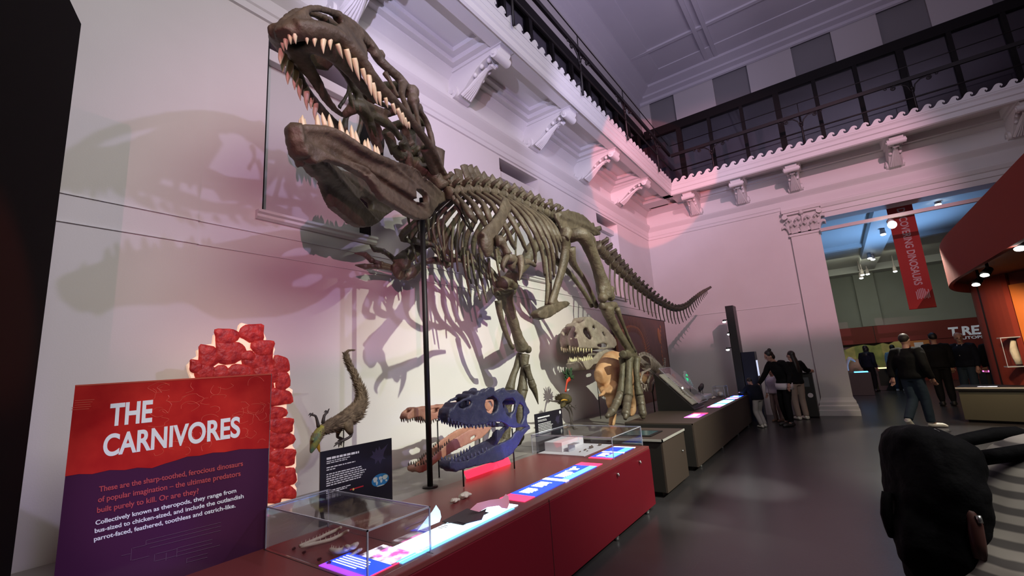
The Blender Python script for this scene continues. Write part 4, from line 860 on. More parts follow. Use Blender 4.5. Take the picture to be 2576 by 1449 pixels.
# ---- feathered dinosaur model on its wire
M['feather'] = mat('brown_feathers', (.075, .048, .026), .8, col2=(.34, .25, .15), scale=20, amt=.45)
M['headteal'] = mat('yellow_green_face', (.10, .20, .13), .6, col2=(.48, .42, .06), scale=16, amt=.35)
M['beak'] = mat('ochre_mouth', (.55, .30, .03), .5); M['claws'] = mat('dark_scaly_claw', (.07, .055, .05), .5)
def cf(x, y, X=-3.6): return V(PX(740+x/3.534, 850+y/3.534, X))
fd = root('feathered_dinosaur_model', 'small brown feathered dinosaur model diving head-down with its tail raised', 'dinosaur model', (-3.6, 2.37, .556))
def feathers(mb, path, n, ln, seed, dirn=1):
    rn = random.Random(seed); L = len(path)
    for i in range(n):
        t = rn.uniform(0, L-1.001); k = int(t); q = t-k; p = V(path[k][:3]).lerp(V(path[k+1][:3]), q); r = path[k][3]*(1-q)+path[k+1][3]*q
        d = (V(path[k][:3])-V(path[k+1][:3])).normalized()*dirn; a = rn.uniform(0, 6.28); u = d.orthogonal().normalized(); w_ = d.cross(u); o_ = u*math.cos(a)+w_*math.sin(a)
        b = p+o_*r*.9; tip = b+(d*.8+o_*.55+V((0, 0, -.15)))*ln*rn.uniform(.6, 1.2); s_ = d.cross(o_)*ln*.16
        k0 = len(mb.v); mb.v += [tuple(b-s_), tuple(b+s_), tuple(tip), tuple(b+o_*.002-d*.004)]; mb.face((k0, k0+1, k0+2)); mb.face((k0, k0+2, k0+3)); mb.face((k0+1, k0+3, k0+2))
bp = [(540, 108, .004), (500, 108, .006), (468, 120, .009), (464, 165, .012), (490, 235, .016), (530, 315, .021), (562, 390, .027), (592, 460, .036), (603, 540, .048), (575, 620, .066), (520, 680, .078), (440, 730, .073), (360, 765, .060), (300, 790, .048), (250, 815, .042)]
path = [(*cf(x, y), r) for x, y, r in bp]
mb = MB(); mb.tube([p[:3] for p in path], [p[3] for p in path], 12, k=3)
mb.tube([cf(455, 700), cf(480, 780, -3.54), cf(505, 850, -3.53)], [.05, .045, .022], 9, k=2); mb.tube([cf(430, 740, -3.66), cf(400, 800, -3.66), cf(390, 850, -3.66)], [.045, .035, .018], 9, k=2)
sm = [tuple(q) for q in cr(path, 3)]
feathers(mb, sm[8:], 2400, .046, 2); feathers(mb, sm[:14], 160, .014, 3)
body = mb.build('body', 'feather', fd, True)
mb = MB(); hd = [(*cf(258, 800), .040), (*cf(215, 850), .040), (*cf(190, 905), .043), (*cf(172, 960), .030), (*cf(155, 1005), .016), (*cf(150, 1025), .006)]
mb.tube([h[:3] for h in hd], [h[3] for h in hd], 12, k=3); mb.ball(cf(168, 905, -3.56), .012); head = mb.build('head', 'headteal', fd)
mb = MB(); mb.tube([cf(205, 925), cf(215, 970), cf(228, 1018)], [.018, .016, .004], 9, k=2, flat=((1, 0, 0), .7)); mb.build('lower_beak', 'beak', fd)
mb = MB(); feathers(mb, [(*cf(255, 815), .04), (*cf(205, 870), .04), (*cf(190, 905), .04)], 220, .03, 5); mb.build('crest', 'feather', fd)
for L in ([(215, 790), (205, 740), (190, 695), (160, 685)], [(255, 760), (268, 690), (298, 660)]):
    mb = MB(); mb.tube([cf(x, y) for x, y in L], [.016, .012, .010, .008][:len(L)], 8, k=2); x, y = L[-1]
    for dx, dy in ((-35, 5), (-28, -8), (-22, 22), (18, -30) if x > 200 else (10, -14)): mb.tube([cf(x, y), cf(x+dx*.6, y+dy*.6-8), cf(x+dx, y+dy)], [.007, .006, .001], 6, k=2)
    mb.build('arm', 'claws', fd)
for L, X in (([(505, 845), (500, 875), (460, 900), (405, 925)], -3.53), ([(390, 845), (385, 880), (410, 890), (430, 900)], -3.66)):
    mb = MB(); mb.tube([cf(x, y, X) for x, y in L], [.018, .013, .012, .012], 8, k=2); x, y = L[-1]
    for dx, dy in ((-55, 45), (-10, 50), (15, 35), (-45, 15)): mb.tube([cf(x, y, X), cf(x+dx*.6, y+dy*.5, X), cf(x+dx, y+dy, X)], [.010, .008, .002], 6, k=2)
    mb.build('leg', 'claws', fd)
a = cf(440, 740); MB().tube([a, V((a.x, a.y, .556))], .0045, 8).build('mount_wire', 'black', fd)

# ---- skulls on stands
def trace_skull(name, label, cat, P2, Xn, Xf, base, up, uholes, low, lholes, links, matn, vox, teeth_up, teeth_lo, tlen, tmat, tr, taper=0., grp=None, posts=(), seed=0., bars=(), thk=.03):
    # both cheeks of a skull: traced on the near side, repeated on the far side, joined across roof, snout and palate
    r = root(name, label, cat, base, grp); Xm = (Xn+Xf)/2
    ys = [P2(x, y, Xn).y for x, y in up]; y0, y1 = min(ys), max(ys)
    def T(p, far, d=0.):
        q = V(P2(p[0], p[1], Xn)); t = (q.y-y0)/(y1-y0); k = 1-taper*(1-t)**1.5; hw = (Xn-Xm)*k-d
        return V((Xm+(hw if not far else -hw), q.y, q.z))
    parts = []
    for poly, holes in ((up, uholes), (low, lholes)):
        mb = MB()
        for far in (0, 1):
            mb.prism([T(p, far) for p in poly], (-thk if not far else thk, 0, 0), [[T(p, far) for p in h] for h in holes])
        parts.append(mb)
    for which, pts, rad in bars:
        for far in (0, 1): parts[which].tube([T(p, far, thk*.5) for p in pts], rad, 8, k=3)
    for which, p, rad in links:
        a, b = T(p, 0, thk*.4), T(p, 1, thk*.4); parts[which].tube([a, (a+b)/2+V((0, -.01, 0)), b], rad, 8)
    for mb in parts: mb.remesh(vox, 3, .5).jit(.0025, 30, seed)
    u = parts[0].build('upper_skull', matn, r); l_ = parts[1].build('lower_jaw', matn, r)
    for lst, par, sgn in ((teeth_up, u, 1), (teeth_lo, l_, -1)):
        for i, (x, y) in enumerate(lst):
            for far in (0, 1):
                k = 1-.35*((i*7+far*3) % 5)/4; a = T((x, y), far, thk*.5); b = T((x+(4 if sgn > 0 else -2), y+sgn*tlen*k), far, thk*.5); d = b-a
                MB().tube([a-d*.25, a+d*.2, a+d*.7, b], [tr, tr, tr*.6, .0008], 6, k=2).build('tooth', tmat, par)
    for p, X in posts:
        q = V(P2(p[0], p[1], X)); MB().tube([(q.x, q.y, base[2]), q], .007, 10).build('stand_post', 'black', r)
    return r
def path_pts(pl, n):
    return [tuple(interp([V((x, y, 0)) for x, y in pl], i/(n-1)))[:2] for i in range(n)]
def cb(x, y, X): return V(PX(1000+x/4.392, 900+y/4.392, X))
M['slate'] = mat('slate_cast', (.030, .032, .065), .45, col2=(.055, .056, .10), scale=18, bump=.25, bscale=60)
M['slatetooth'] = mat('slate_teeth', (.07, .07, .14), .4)
blue = trace_skull('horned_theropod_skull', 'dark slate blue-lit theropod skull with open jaws standing on the red counter', 'dinosaur skull', cb, -2.46, -2.74, (-2.6, 3.1, ZC+.0056),
    [(642, 660), (655, 610), (690, 550), (740, 490), (800, 450), (870, 420), (940, 392), (1000, 365), (1035, 328), (1075, 318), (1086, 368), (1112, 378), (1150, 345), (1205, 324), (1222, 372), (1262, 380), (1330, 376), (1390, 410), (1412, 450), (1432, 520), (1466, 580), (1470, 612), (1440, 632), (1440, 720), (1462, 742), (1475, 762), (1440, 772), (1380, 766), (1300, 776), (1255, 758), (1200, 716), (1130, 706), (1050, 716), (1000, 742), (900, 752), (800, 737), (720, 702), (655, 672)],
    [[(722, 552), (745, 512), (800, 476), (860, 466), (880, 490), (858, 530), (800, 558)], [(1012, 472), (1060, 427), (1108, 420), (1134, 450), (1140, 520), (1128, 585), (1080, 622), (1030, 600), (1008, 540)], [(1182, 490), (1225, 447), (1290, 445), (1318, 480), (1310, 560), (1270, 672), (1228, 620), (1190, 545)], [(1338, 545), (1368, 472), (1395, 492), (1405, 560), (1405, 660), (1380, 730), (1332, 718), (1320, 640)], [(1150, 385), (1172, 362), (1190, 385), (1172, 408)]],
    [(662, 1152), (668, 1200), (690, 1240), (740, 1262), (800, 1246), (900, 1212), (1000, 1182), (1100, 1162), (1200, 1130), (1290, 1060), (1350, 960), (1400, 862), (1440, 812), (1478, 780), (1470, 752), (1420, 766), (1340, 836), (1250, 905), (1150, 955), (1080, 985), (1000, 1040), (900, 1100), (820, 1140), (740, 1158), (690, 1150)],
    [[(1290, 850), (1340, 800), (1362, 792), (1350, 820), (1300, 858)]],
    [(0, (690, 600), .04), (0, (740, 520), .025), (0, (880, 430), .03), (0, (960, 400), .035), (0, (1060, 400), .03), (0, (1160, 400), .03), (0, (1230, 410), .04), (0, (1330, 410), .05), (0, (1390, 470), .04), (0, (720, 670), .035), (0, (850, 660), .03), (0, (1290, 640), .03), (1, (700, 1190), .04), (1, (740, 1220), .035)],
    'slate', .010, path_pts([(655, 672), (720, 705), (800, 738), (900, 752), (1000, 742), (1100, 716)], 14), path_pts([(690, 1140), (770, 1148), (860, 1115), (940, 1072), (1030, 1020)], 10), 46, 'slatetooth', .010, .55,
    posts=(((1265, 780), -2.6), ((722, 1200), -2.62)), bars=[(0, [(900, 560), (960, 575), (1010, 620), (1120, 660), (1200, 690)], [.012, .018, .014, .014, .014]), (0, [(1085, 330), (1110, 420), (1160, 480), (1175, 600), (1220, 700)], [.02, .014, .016, .016, .016])], thk=.028)
rs = root('red_light_panel', 'glowing red slanted light strip on the counter below the blue skull', 'light panel', (-2.79, 3.4, ZC))
MB().hexa([V((-2.80, 3.08, ZC+.001)), V((-2.78, 3.08, ZC+.001)), V((-2.78, 3.72, ZC+.001)), V((-2.80, 3.72, ZC+.001)), V((-2.83, 3.08, ZC+.06)), V((-2.81, 3.08, ZC+.06)), V((-2.81, 3.72, ZC+.06)), V((-2.83, 3.72, ZC+.06))]).build('tube_light', glow('red_glow', (1, .02, .05), 2.2), rs, False)
M['pinkcast'] = mat('pink_tan_cast', (.38, .17, .12), .55, col2=(.46, .24, .17), scale=10, bump=.2, bscale=40)
M['greytooth'] = mat('grey_brown_teeth', (.12, .09, .07), .5)
trace_skull('long_snouted_skull', 'long low pinkish crocodile-snouted dinosaur skull behind the steel post', 'dinosaur skull', cb, -3.30, -3.52, (-3.4, 3.6, .556),
    [(150, 662), (165, 612), (200, 577), (280, 547), (400, 532), (560, 516), (700, 500), (820, 470), (950, 430), (1080, 430), (1150, 480), (1200, 560), (1180, 620), (1120, 640), (980, 640), (840, 640), (740, 622), (640, 640), (500, 665), (400, 700), (335, 690), (300, 652), (230, 668), (160, 686)],
    [[(378, 577), (450, 560), (518, 552), (526, 564), (480, 592), (440, 611), (398, 596)], [(760, 540), (840, 510), (880, 540), (860, 590), (790, 590)], [(960, 500), (1040, 480), (1060, 540), (1020, 590), (970, 570)]],
    [(230, 1216), (260, 1196), (330, 1180), (400, 1122), (480, 1042), (600, 930), (720, 850), (800, 800), (880, 772), (1000, 760), (1052, 770), (1005, 830), (940, 890), (850, 932), (760, 976), (640, 1040), (500, 1132), (400, 1216), (330, 1272), (290, 1282), (250, 1256)],
    [[(805, 906), (830, 876), (885, 850), (880, 880), (840, 906)]],
    [(0, (180, 640), .03), (0, (240, 570), .025), (0, (400, 555), .022), (0, (560, 535), .025), (0, (720, 520), .025), (0, (900, 460), .03), (0, (1080, 450), .04), (0, (300, 620), .022), (0, (560, 620), .02), (1, (260, 1230), .03), (1, (300, 1230), .03)],
    'pinkcast', .011, path_pts([(165, 686), (240, 670), (310, 660), (350, 695), (400, 702), (500, 668), (640, 645)], 20), path_pts([(250, 1195), (330, 1178), (400, 1120), (480, 1040), (600, 930)], 16), 38, 'greytooth', .0075, .5,
    posts=(((905, 900), -3.41), ((440, 690), -3.41)), bars=[(0, [(520, 555), (560, 600), (640, 600), (760, 560)], [.012]*4)], thk=.024)
M['palecast'] = mat('pale_grey_brown_cast', (.24, .20, .16), .5, col2=(.40, .35, .29), scale=8, bump=.4, bscale=30)
M['redbrown'] = mat('red_brown_cast', (.16, .05, .035), .5)
def cc(x, y, X): return V(PX(1360+x/4.2625, 760+y/4.2625, X))
trace_skull('deep_theropod_skull', 'big pale grey-brown theropod skull on a black post beside the skeleton\'s near foot', 'dinosaur skull', cc, -3.62, -4.02, (-3.82, 8.1, .556),
    [(360, 395), (370, 320), (400, 262), (460, 222), (510, 190), (520, 158), (560, 150), (600, 180), (640, 210), (690, 250), (740, 300), (775, 350), (810, 400), (825, 460), (800, 492), (740, 502), (650, 505), (600, 492), (560, 502), (480, 492), (430, 482), (375, 472)],
    [[(490, 292), (515, 270), (540, 280), (572, 360), (592, 398), (540, 390), (505, 345)], [(390, 345), (425, 315), (440, 350), (412, 388)], [(572, 245), (608, 250), (622, 300), (585, 285)], [(650, 300), (690, 320), (730, 385), (700, 390), (665, 350)], [(620, 440), (700, 440), (760, 470), (690, 482), (630, 475)]],
    [(440, 642), (500, 622), (580, 612), (640, 542), (720, 502), (790, 512), (820, 560), (832, 620), (780, 662), (720, 692), (600, 722), (500, 732), (450, 702)], [[(700, 570), (750, 560), (770, 590), (720, 610)]],
    [(0, (400, 400), .09), (0, (450, 250), .07), (0, (540, 190), .08), (0, (640, 240), .06), (0, (760, 380), .08), (0, (600, 430), .05), (1, (470, 680), .08), (1, (500, 660), .06)],
    'palecast', .024, path_pts([(378, 475), (430, 485), (500, 492), (580, 500)], 9), path_pts([(460, 632), (520, 618), (585, 605)], 8), 52, 'tooth', .017, .45,
    posts=(((590, 690), -3.80),), bars=[(0, [(560, 170), (640, 300), (740, 420), (800, 470)], [.04, .03, .03, .03]), (0, [(460, 400), (560, 440), (700, 420)], [.04]*3), (1, [(640, 560), (700, 540), (790, 540)], [.04]*3)], thk=.06)

# ---- green-plumed little dinosaur model facing the aisle
M['greenplume'] = mat('dark_green_plumes', (.012, .035, .014), .7, col2=(.03, .08, .03), scale=20)
M['redstem'] = mat('orange_red_stem', (.55, .045, .015), .6); M['greenbrown'] = mat('mossy_feathers', (.03, .035, .012), .8, col2=(.10, .06, .02), scale=25)
def cp_f(x, y, X=-3.7): return V(PX(1260+x/4.026, 900+y/4.026, X))
pd = root('plumed_dinosaur_model', 'small mossy green dinosaur model with a red tail and a fan of dark green plumes', 'dinosaur model', (-3.7, 6.65, .556))
mb = MB(); c = cp_f(640, 420); mb.ball(c, (.14, .085, .092), 14, 10); feathers(mb, [(*(c+V((.12, 0, .0))), .05), (*c, .085), (*(c+V((-.12, 0, .02))), .05)], 500, .05, 8, -1); mb.tube([cp_f(630, 470, -3.62), cp_f(615, 500, -3.6)], [.05, .02], 8); mb.build('body', 'greenbrown', pd)
MB().tube([cp_f(610, 435, -3.58), cp_f(640, 425, -3.56), cp_f(675, 432, -3.58)], [.008, .012, .008], 7, k=2).build('mouth', 'beak', pd)
MB().tube([cp_f(655, 345), cp_f(662, 290), cp_f(672, 240), cp_f(690, 210)], [.024, .016, .026, .055], 10, k=3, flat=((1, 0, 0), .5)).build('tail', 'redstem', pd)
mb = MB(); rn = random.Random(6)
for i in range(34):
    a = math.radians(rn.uniform(-25, 205)); b = cp_f(690, 200)+V((rn.uniform(-.03, .03), 0, 0)); L = rn.uniform(.13, .20); t = b+V((rn.uniform(-.03, .03), math.cos(a)*L*.9, math.sin(a)*L*.8+.03)); mb.tube([b, b.lerp(t, .5), b.lerp(t, .85), t], [.008, .014, .013, .002], 6, k=2, flat=((1, 0, 0), .4))
mb.build('plume_fan', 'greenplume', pd)
for L in ([(585, 440), (530, 440), (500, 435)], [(690, 455), (710, 485), (735, 500)]):
    mb = MB(); mb.tube([cp_f(*p) for p in L], [.018, .012, .009], 7, k=2); x, y = L[-1]; sx = -1 if x < 600 else 1
    for dx, dy in ((28, -22), (34, 5), (22, 28)): mb.tube([cp_f(x, y), cp_f(x+sx*dx, y+dy)], [.007, .002], 6)
    mb.build('arm', 'claws', pd)
for L, X in (([(690, 480), (712, 530), (725, 580), (722, 620)], -3.66), ([(650, 490), (690, 540), (700, 590), (705, 620)], -3.78)):
    q = cp_f(*L[-1], X); mb = MB(); mb.tube([cp_f(*p, X) for p in L]+[(q.x, q.y, .575)], [.028, .016, .011, .010, .010], 8, k=2)
    for dy in (-.05, 0, .05): mb.tube([(q.x, q.y, .57), (q.x+.06, q.y+dy, .561)], [.008, .003], 6)
    mb.build('leg', 'claws', pd)

# ---- acrylic cases with small bones
acase('acrylic_case', 'clear acrylic box over small fossil jaws at the near end of the red counter', -2.79, 1.37, -1.865, 1.755, .22)
acase('acrylic_case', 'clear acrylic box over a white block and tiny bones on the red counter', -2.82, 4.17, -1.89, 4.955, .20)
rect('lightbox', 'glowblue', rc, -2.28, 1.42, -1.93, 1.56); rect('violet_strip', 'glowviolet', rc, -2.28, 1.385, -1.93, 1.42); rect('photo', 'glowphoto', rc, -2.20, 1.56, -1.95, 1.72)
lines('text_block', 'glowwhite', rc, -2.26, 1.44, -2.0, 1.54, 5, ZC+.004, 'x', 21, .35); MB().box(-1.93, 1.385, ZC, -1.925, 1.72, ZC+.004).build('red_strip', 'glowred', rc, False)
mb = MB().box(-2.80, 1.362, ZC, -1.855, 1.367, ZC+.0008).box(-2.80, 1.76, ZC, -1.855, 1.765, ZC+.0008).build('joint', 'black', rc, False)
rect('lightbox', 'glowblue', rc, -2.17, 4.24, -1.93, 4.80); rect('cyan_field', 'glowcyan', rc, -2.02, 4.26, -1.935, 4.78, th=.005); rect('red_strip', 'glowred', rc, -2.17, 4.19, -1.93, 4.24); rect('white_strip', 'glowwhite', rc, -2.17, 4.50, -1.93, 4.54, th=.0055); rect('white_strip', 'glowwhite', rc, -2.17, 4.80, -1.93, 4.85)
lines('text_block', 'glowwhite', rc, -2.13, 4.28, -2.03, 4.46, 6, ZC+.004, 'x', 22)
M['ivory'] = mat('ivory_bone', (.62, .55, .42), .55, col2=(.72, .66, .54), scale=20, bump=.2, bscale=60)
def ca(x, y, z=ZC): return V(PZ(640+x/3.68, 1180+y/3.68, z))
def jaw_thing(label, pls, rad, teeth, par_h=.020):
    b = ca(*pls[0][0]); r = root('fossil_jaw', label, 'fossil', (b.x, b.y, ZC), None)
    for k, L in enumerate(pls):
        P = [ca(x, y, ZC+par_h+z) for x, y, z in [(p+(0,))[:3] for p in L]]; n = len(P)
        o_ = MB().tube(P, [rad*.8]+[rad]*(n-2)+[rad*.7], 8, k=3).jit(.0015, 60, k).build('jaw_branch', 'ivory', r)
        if teeth[k]:
            pp = [V(p) for p in cr([tuple(p) for p in P], 3)]
            for i in range(teeth[k]):
                q = interp(pp, (i+.5)/teeth[k]*.6); MB().tube([q+V((0, 0, rad*.3)), q+V((0, .003, rad*.8+.013))], [.0035, .0008], 6).build('tooth', 'ivory', o_)
    return r
jaw_thing('long narrow ivory fossil jaw with two toothed branches in the near case', [[(415, 712), (500, 680), (600, 638), (700, 590), (770, 560), (800, 540, .03)], [(430, 722), (560, 690), (700, 655), (800, 610), (850, 580, .02), (868, 570, .05)]], .010, [9, 8])
j2 = jaw_thing('short deep ivory fossil jaw with a tall rear prong in the near case', [[(705, 745), (760, 762), (850, 745), (920, 715), (950, 690, .02)], [(840, 735, .01), (855, 725, .04), (868, 722, .06)], [(900, 722, .01), (925, 710, .045), (940, 705, .05)]], .015, [6, 0, 0])
b = ca(930, 770)
tag(MB().tube([ca(880, 800, ZC+.013), ca(930, 775, ZC+.018), ca(970, 752, ZC+.02), ca(990, 740, ZC+.03)], [.003, .007, .009, .006], 8, k=3).tube([ca(958, 758, ZC+.01), ca(966, 748, ZC+.03), ca(970, 742, ZC+.05)], [.008, .007, .005], 7).build('fossil_claw', 'ivory', None, loc=(b.x, b.y, ZC)), 'thin forked ivory fossil bone beside the blue caption light', 'fossil')
M['darktooth'] = mat('dark_fossil_tooth', (.03, .012, .010), .4)
for i, (x, y, w_) in enumerate([(365, 752, 'leftmost of the four dark fossil teeth in the near case'), (460, 787, 'second from left of four dark fossil teeth in the near case'), (600, 852, 'third from left of four dark fossil teeth in the near case'), (690, 887, 'rightmost of the four dark fossil teeth in the near case')]):
    b = ca(x, y); tag(MB().tube([b+V((-.014, 0, .004)), b+V((-.004, .004, .009)), b+V((.006, .003, .012)), b+V((.014, -.003, .020))], [.006, .0075, .006, .002], 8, k=2).jit(.001, 90, i).build('fossil_tooth', 'darktooth', None, loc=tuple(b)), w_, 'fossil tooth', 'dark fossil teeth in the near case')
# two little skulls in the open
for (x, y), lab, s_ in (((1168, 1254), 'small cream fossil skull lying on the red counter near the steel post', 1.), ((1143, 1265), 'tan rounded fossil piece beside the small cream skull', .75)):
    b = V(PZ(x, y, ZC)); mb = MB(); mb.ball(b+V((0, 0, .022*s_)), (.03*s_, .055*s_, .022*s_), 12, 8); mb.ball(b+V((0, .05*s_, .016*s_)), (.018*s_, .03*s_, .014*s_), 10, 6); mb.ball(b+V((.012, -.03*s_, .03*s_)), (.02*s_, .025*s_, .014*s_), 8, 6)
    mb.remesh(.005, 1).jit(.006, 45, s_); mb.v = [(p[0], p[1], max(p[2], ZC+.0005)) for p in mb.v]; tag(mb.build('fossil_skull', 'ivory', None, loc=tuple(b)), lab, 'fossil')
# far case contents
M['whiteboard'] = mat('white_card', (.70, .70, .74), .6)
tag(MB().box(-2.80, 4.24, ZC+.001, -2.24, 4.93, ZC+.007).build('display_board', 'whiteboard', None, False, loc=(-2.5, 4.6, ZC)), 'white display board under the tiny bones in the far acrylic case', 'display board')
tag(MB().box(-2.78, 4.36, ZC+.0075, -2.56, 4.86, ZC+.105).build('display_block', 'whiteboard', None, False, loc=(-2.67, 4.6, ZC+.0075), bevel=.003), 'white block standing on the display board in the far acrylic case', 'display block')
st = root('acrylic_stand', 'small clear acrylic stand before the white block in the far case', 'stand', (-2.46, 4.45, ZC+.0075))
MB().box(-2.50, 4.38, ZC+.0075, -2.49, 4.52, ZC+.08).build('upright', 'acryledge', st, False); MB().box(-2.50, 4.38, ZC+.08, -2.43, 4.52, ZC+.085).build('shelf', 'acryledge', st, False)
zb = ZC+.0075
for i, (x, y, s_, lab) in enumerate([(-2.38, 4.42, .012, 'tiny dark bone chip nearest the front of the white board'), (-2.37, 4.52, .018, 'small dark bone chip between the front chip and the long fragment'), (-2.36, 4.66, .030, 'long brown bone fragment in the middle of the white board'), (-2.34, 4.83, .026, 'brown bone fragment at the far end of the white board'), (-2.32, 4.47, .011, 'tiny dark bone chip close to the blue light panel')]):
    mb = MB(); mb.ball((x, y, zb+s_*.4), (s_*.6, s_*1.5, s_*.4), 10, 6); mb.jit(s_*.35, 40, i); mb.v = [(p[0], p[1], max(p[2], zb+.0003)) for p in mb.v]; tag(mb.build('bone_fragment', 'greytooth', None, loc=(x, y, zb)), lab, 'bone fragment', 'bone chips on the white board')
# ---- steel post carrying the skeleton's head
sp_ = root('support_post', 'tall slim black steel post holding up the skeleton\'s head', 'post', (-3.2, 3.03, .556))
MB().tube([(-3.2, 3.03, .57), (-3.2, 3.03, 3.35)], .026, 16).build('pole', 'black', sp_); MB().lathe([(.07, 0), (.07, .012), (.03, .014)], (-3.2, 3.03, .556), 20).build('base_plate', 'black', sp_)

spot('counter_blue_glow', (-2.0, 3.30, .70), (-2.47, 3.40, .98), (.12, .14, 1), 18, 62, .8, .08)

# ---- mural panel, little skeleton and orange model behind the near foot
M['poster'] = mat('dark_maroon_print', (.075, .016, .012), .3, col2=(.19, .065, .035), scale=1.6, amt=.5)
M['posterbone'] = mat('copper_bone_print', (.55, .20, .07), .4)
po = root('mural_panel', 'dark maroon panel printed with copper-coloured bones standing against the wall', 'mural panel', (-3.97, 11.3, .556))
MB().box(-4.0, 9.55, .556, -3.95, 13.15, 2.68).build('board', 'poster', po, False); MB().box(-4.0, 9.55, 2.68, -3.945, 13.15, 2.70).box(-4.0, 13.15, .556, -3.945, 13.17, 2.70).build('edge', 'black', po, False)
mb = MB()
def pp(y, z): return V((-3.949, y, z))
sp = [pp(9.9, 2.3), pp(10.4, 2.42), pp(11.0, 2.36), pp(11.3, 2.05), pp(11.35, 1.6), pp(11.2, 1.2)]
spc = [V(p) for p in cr([tuple(p) for p in sp], 8)]
for i in range(0, len(spc)-1):
    mb.ball(spc[i], (.004, .035, .035), 8, 5)
    d = (spc[i+1]-spc[i]).normalized(); n_ = V((0, -d.z, d.y)); mb.tube([spc[i], spc[i]-n_*.14], [.012, .006], 5, flat=((1, 0, 0), .2)); mb.tube([spc[i], spc[i]+n_*.32-d*.05], [.010, .005], 5, flat=((1, 0, 0), .2))
for i in range(14): t = i/13; mb.ball(pp(12.75-.15*math.sin(t*3), 2.5-t*1.5), (.004, .04*(1-t*.4), .05), 8, 5)
mb.ball(pp(12.55, 2.25), (.004, .12, .22), 10, 8)
mb.build('bone_print', 'posterbone', po)
M['tanskin'] = mat('tan_orange_model_skin', (.42, .20, .085), .6, col2=(.58, .36, .20), scale=6, amt=.5, bump=.2)
om = root('theropod_model', 'tan orange lifelike theropod model standing behind the skeleton\'s near foot', 'dinosaur model', (-3.28, 8.3, .556))
mb = MB(); X = -3.28
mb.tube([cc(620, 800, X), cc(700, 760, X), cc(790, 720, X), cc(870, 760, X), cc(960, 820, X)], [.12, .26, .34, .30, .18], 14, k=3, flat=((1, 0, 0), .7)); mb.tube([cc(760, 780, X), cc(740, 900, X), cc(760, 990, X)], [.26, .22, .14], 12, k=2)
mb.tube([cc(720, 900, -3.18), cc(770, 1000, -3.16), cc(740, 1070, -3.16)], [.17, .12, .07], 10, k=2)
q = cc(740, 1070, -3.16); mb.tube([q, V((q.x, q.y+.08, .75)), V((q.x, q.y, .60)), V((q.x+.04, q.y-.16, .585))], [.07, .06, .06, .025], 9, k=2)
mb.tube([cc(900, 900, -3.38), cc(960, 1000, -3.38)], [.17, .10], 10); q = cc(960, 1000, -3.38); mb.tube([q, V((q.x, q.y+.1, .75)), V((q.x, q.y, .60)), V((q.x+.04, q.y-.16, .585))], [.09, .065, .06, .025], 9, k=2)
mb.tube([cc(960, 820, X), V((-3.35, 9.4, 1.2)), V((-3.4, 10.1, 1.3))], [.18, .10, .02], 10, k=2)
mb.remesh(.025, 3).jit(.008, 9); mb.v = [(p[0], p[1], max(p[2], .5575)) for p in mb.v]; mb.build('body', 'tanskin', om)
mb = MB(); mb.tube([cc(680, 960, -3.08), cc(660, 990, -3.06), cc(645, 995, -3.06)], [.035, .025, .015], 8, k=2)
for dx, dy in ((-25, -10), (-20, 15), (5, 22)): mb.tube([cc(645, 995, -3.06), cc(645+dx, 995+dy, -3.06)], [.012, .003], 6)
mb.build('arm', 'tanskin', om)
M['silverbone'] = mat('grey_cast_bone', (.16, .125, .10), .35, col2=(.34, .29, .25), scale=14, bump=.3, bscale=40)
ss = root('small_skeleton', 'small grey-brown dinosaur skeleton rearing up behind the big skeleton\'s near foot', 'dinosaur skeleton', (-3.2, 8.9, .556))
X = -3.05
sp = [V(p) for p in cr([tuple(cc(x, y, X)) for x, y in [(1060, 590), (1110, 570), (1170, 590), (1220, 630), (1260, 680), (1300, 720), (1330, 700), (1330, 600)]], 5)]
for i, p in enumerate(sp[:-1]):
    d = (sp[i+1]-p).normalized(); u = d.cross(V((1, 0, 0))).normalized(); u = u if u.z > 0 else -u
    MB().tube([p-d*.03, p+d*.03], .022, 8).tube([p, p+u*.07], [.012, .008], 6).build('vertebra', 'silverbone', ss)
    if 4 < i < 24:
        for q in (-1, 1): MB().tube([p, p+V((q*.10, 0, -.03))-u*.03, p+V((q*.11, 0, -.10))-u*.10+d*.02, p+V((q*.05, 0, -.16))-u*.12+d*.05], [.009, .010, .009, .005], 6, k=2).build('rib', 'silverbone', ss)
mb = MB(); mb.tube([cc(1050, 600, X), cc(1090, 640, X), cc(1150, 660, X)], [.05, .05, .02], 10, k=2); mb.tube([cc(1060, 640, X), cc(1100, 680, X)], [.03, .015], 8); mb.remesh(.01, 2).build('skull', 'silverbone', ss)
for L, X2 in (([(1170, 720), (1090, 760), (1070, 850), (1120, 900), (1110, 940)], X+.1), ([(1200, 700), (1180, 780), (1150, 850), (1160, 930)], X-.1), ([(1250, 720), (1240, 800), (1200, 870), (1190, 960)], X)):
    for (a, b) in zip(L[:-1], L[1:]): MB().tube([cc(*a, X2), (cc(*a, X2)+cc(*b, X2))/2, cc(*b, X2)], [.030, .018, .028], 8, k=2).jit(.004, 30).build('limb_bone', 'silverbone', ss)
for dx in (0, 25, 50): MB().tube([cc(1080+dx, 880, X+.1), cc(1090+dx, 930, X+.1), cc(1105+dx, 965, X+.1)], [.016, .014, .003], 7, k=2).build('claw', 'silverbone', ss)
q = cc(1200, 960, X); MB().tube([V((q.x, q.y, .556)), q], .012, 8).build('stand_post', 'black', ss); MB().tube([V((q.x, q.y, .95)), sp[18]], .010, 8).build('stand_post', 'black', ss)
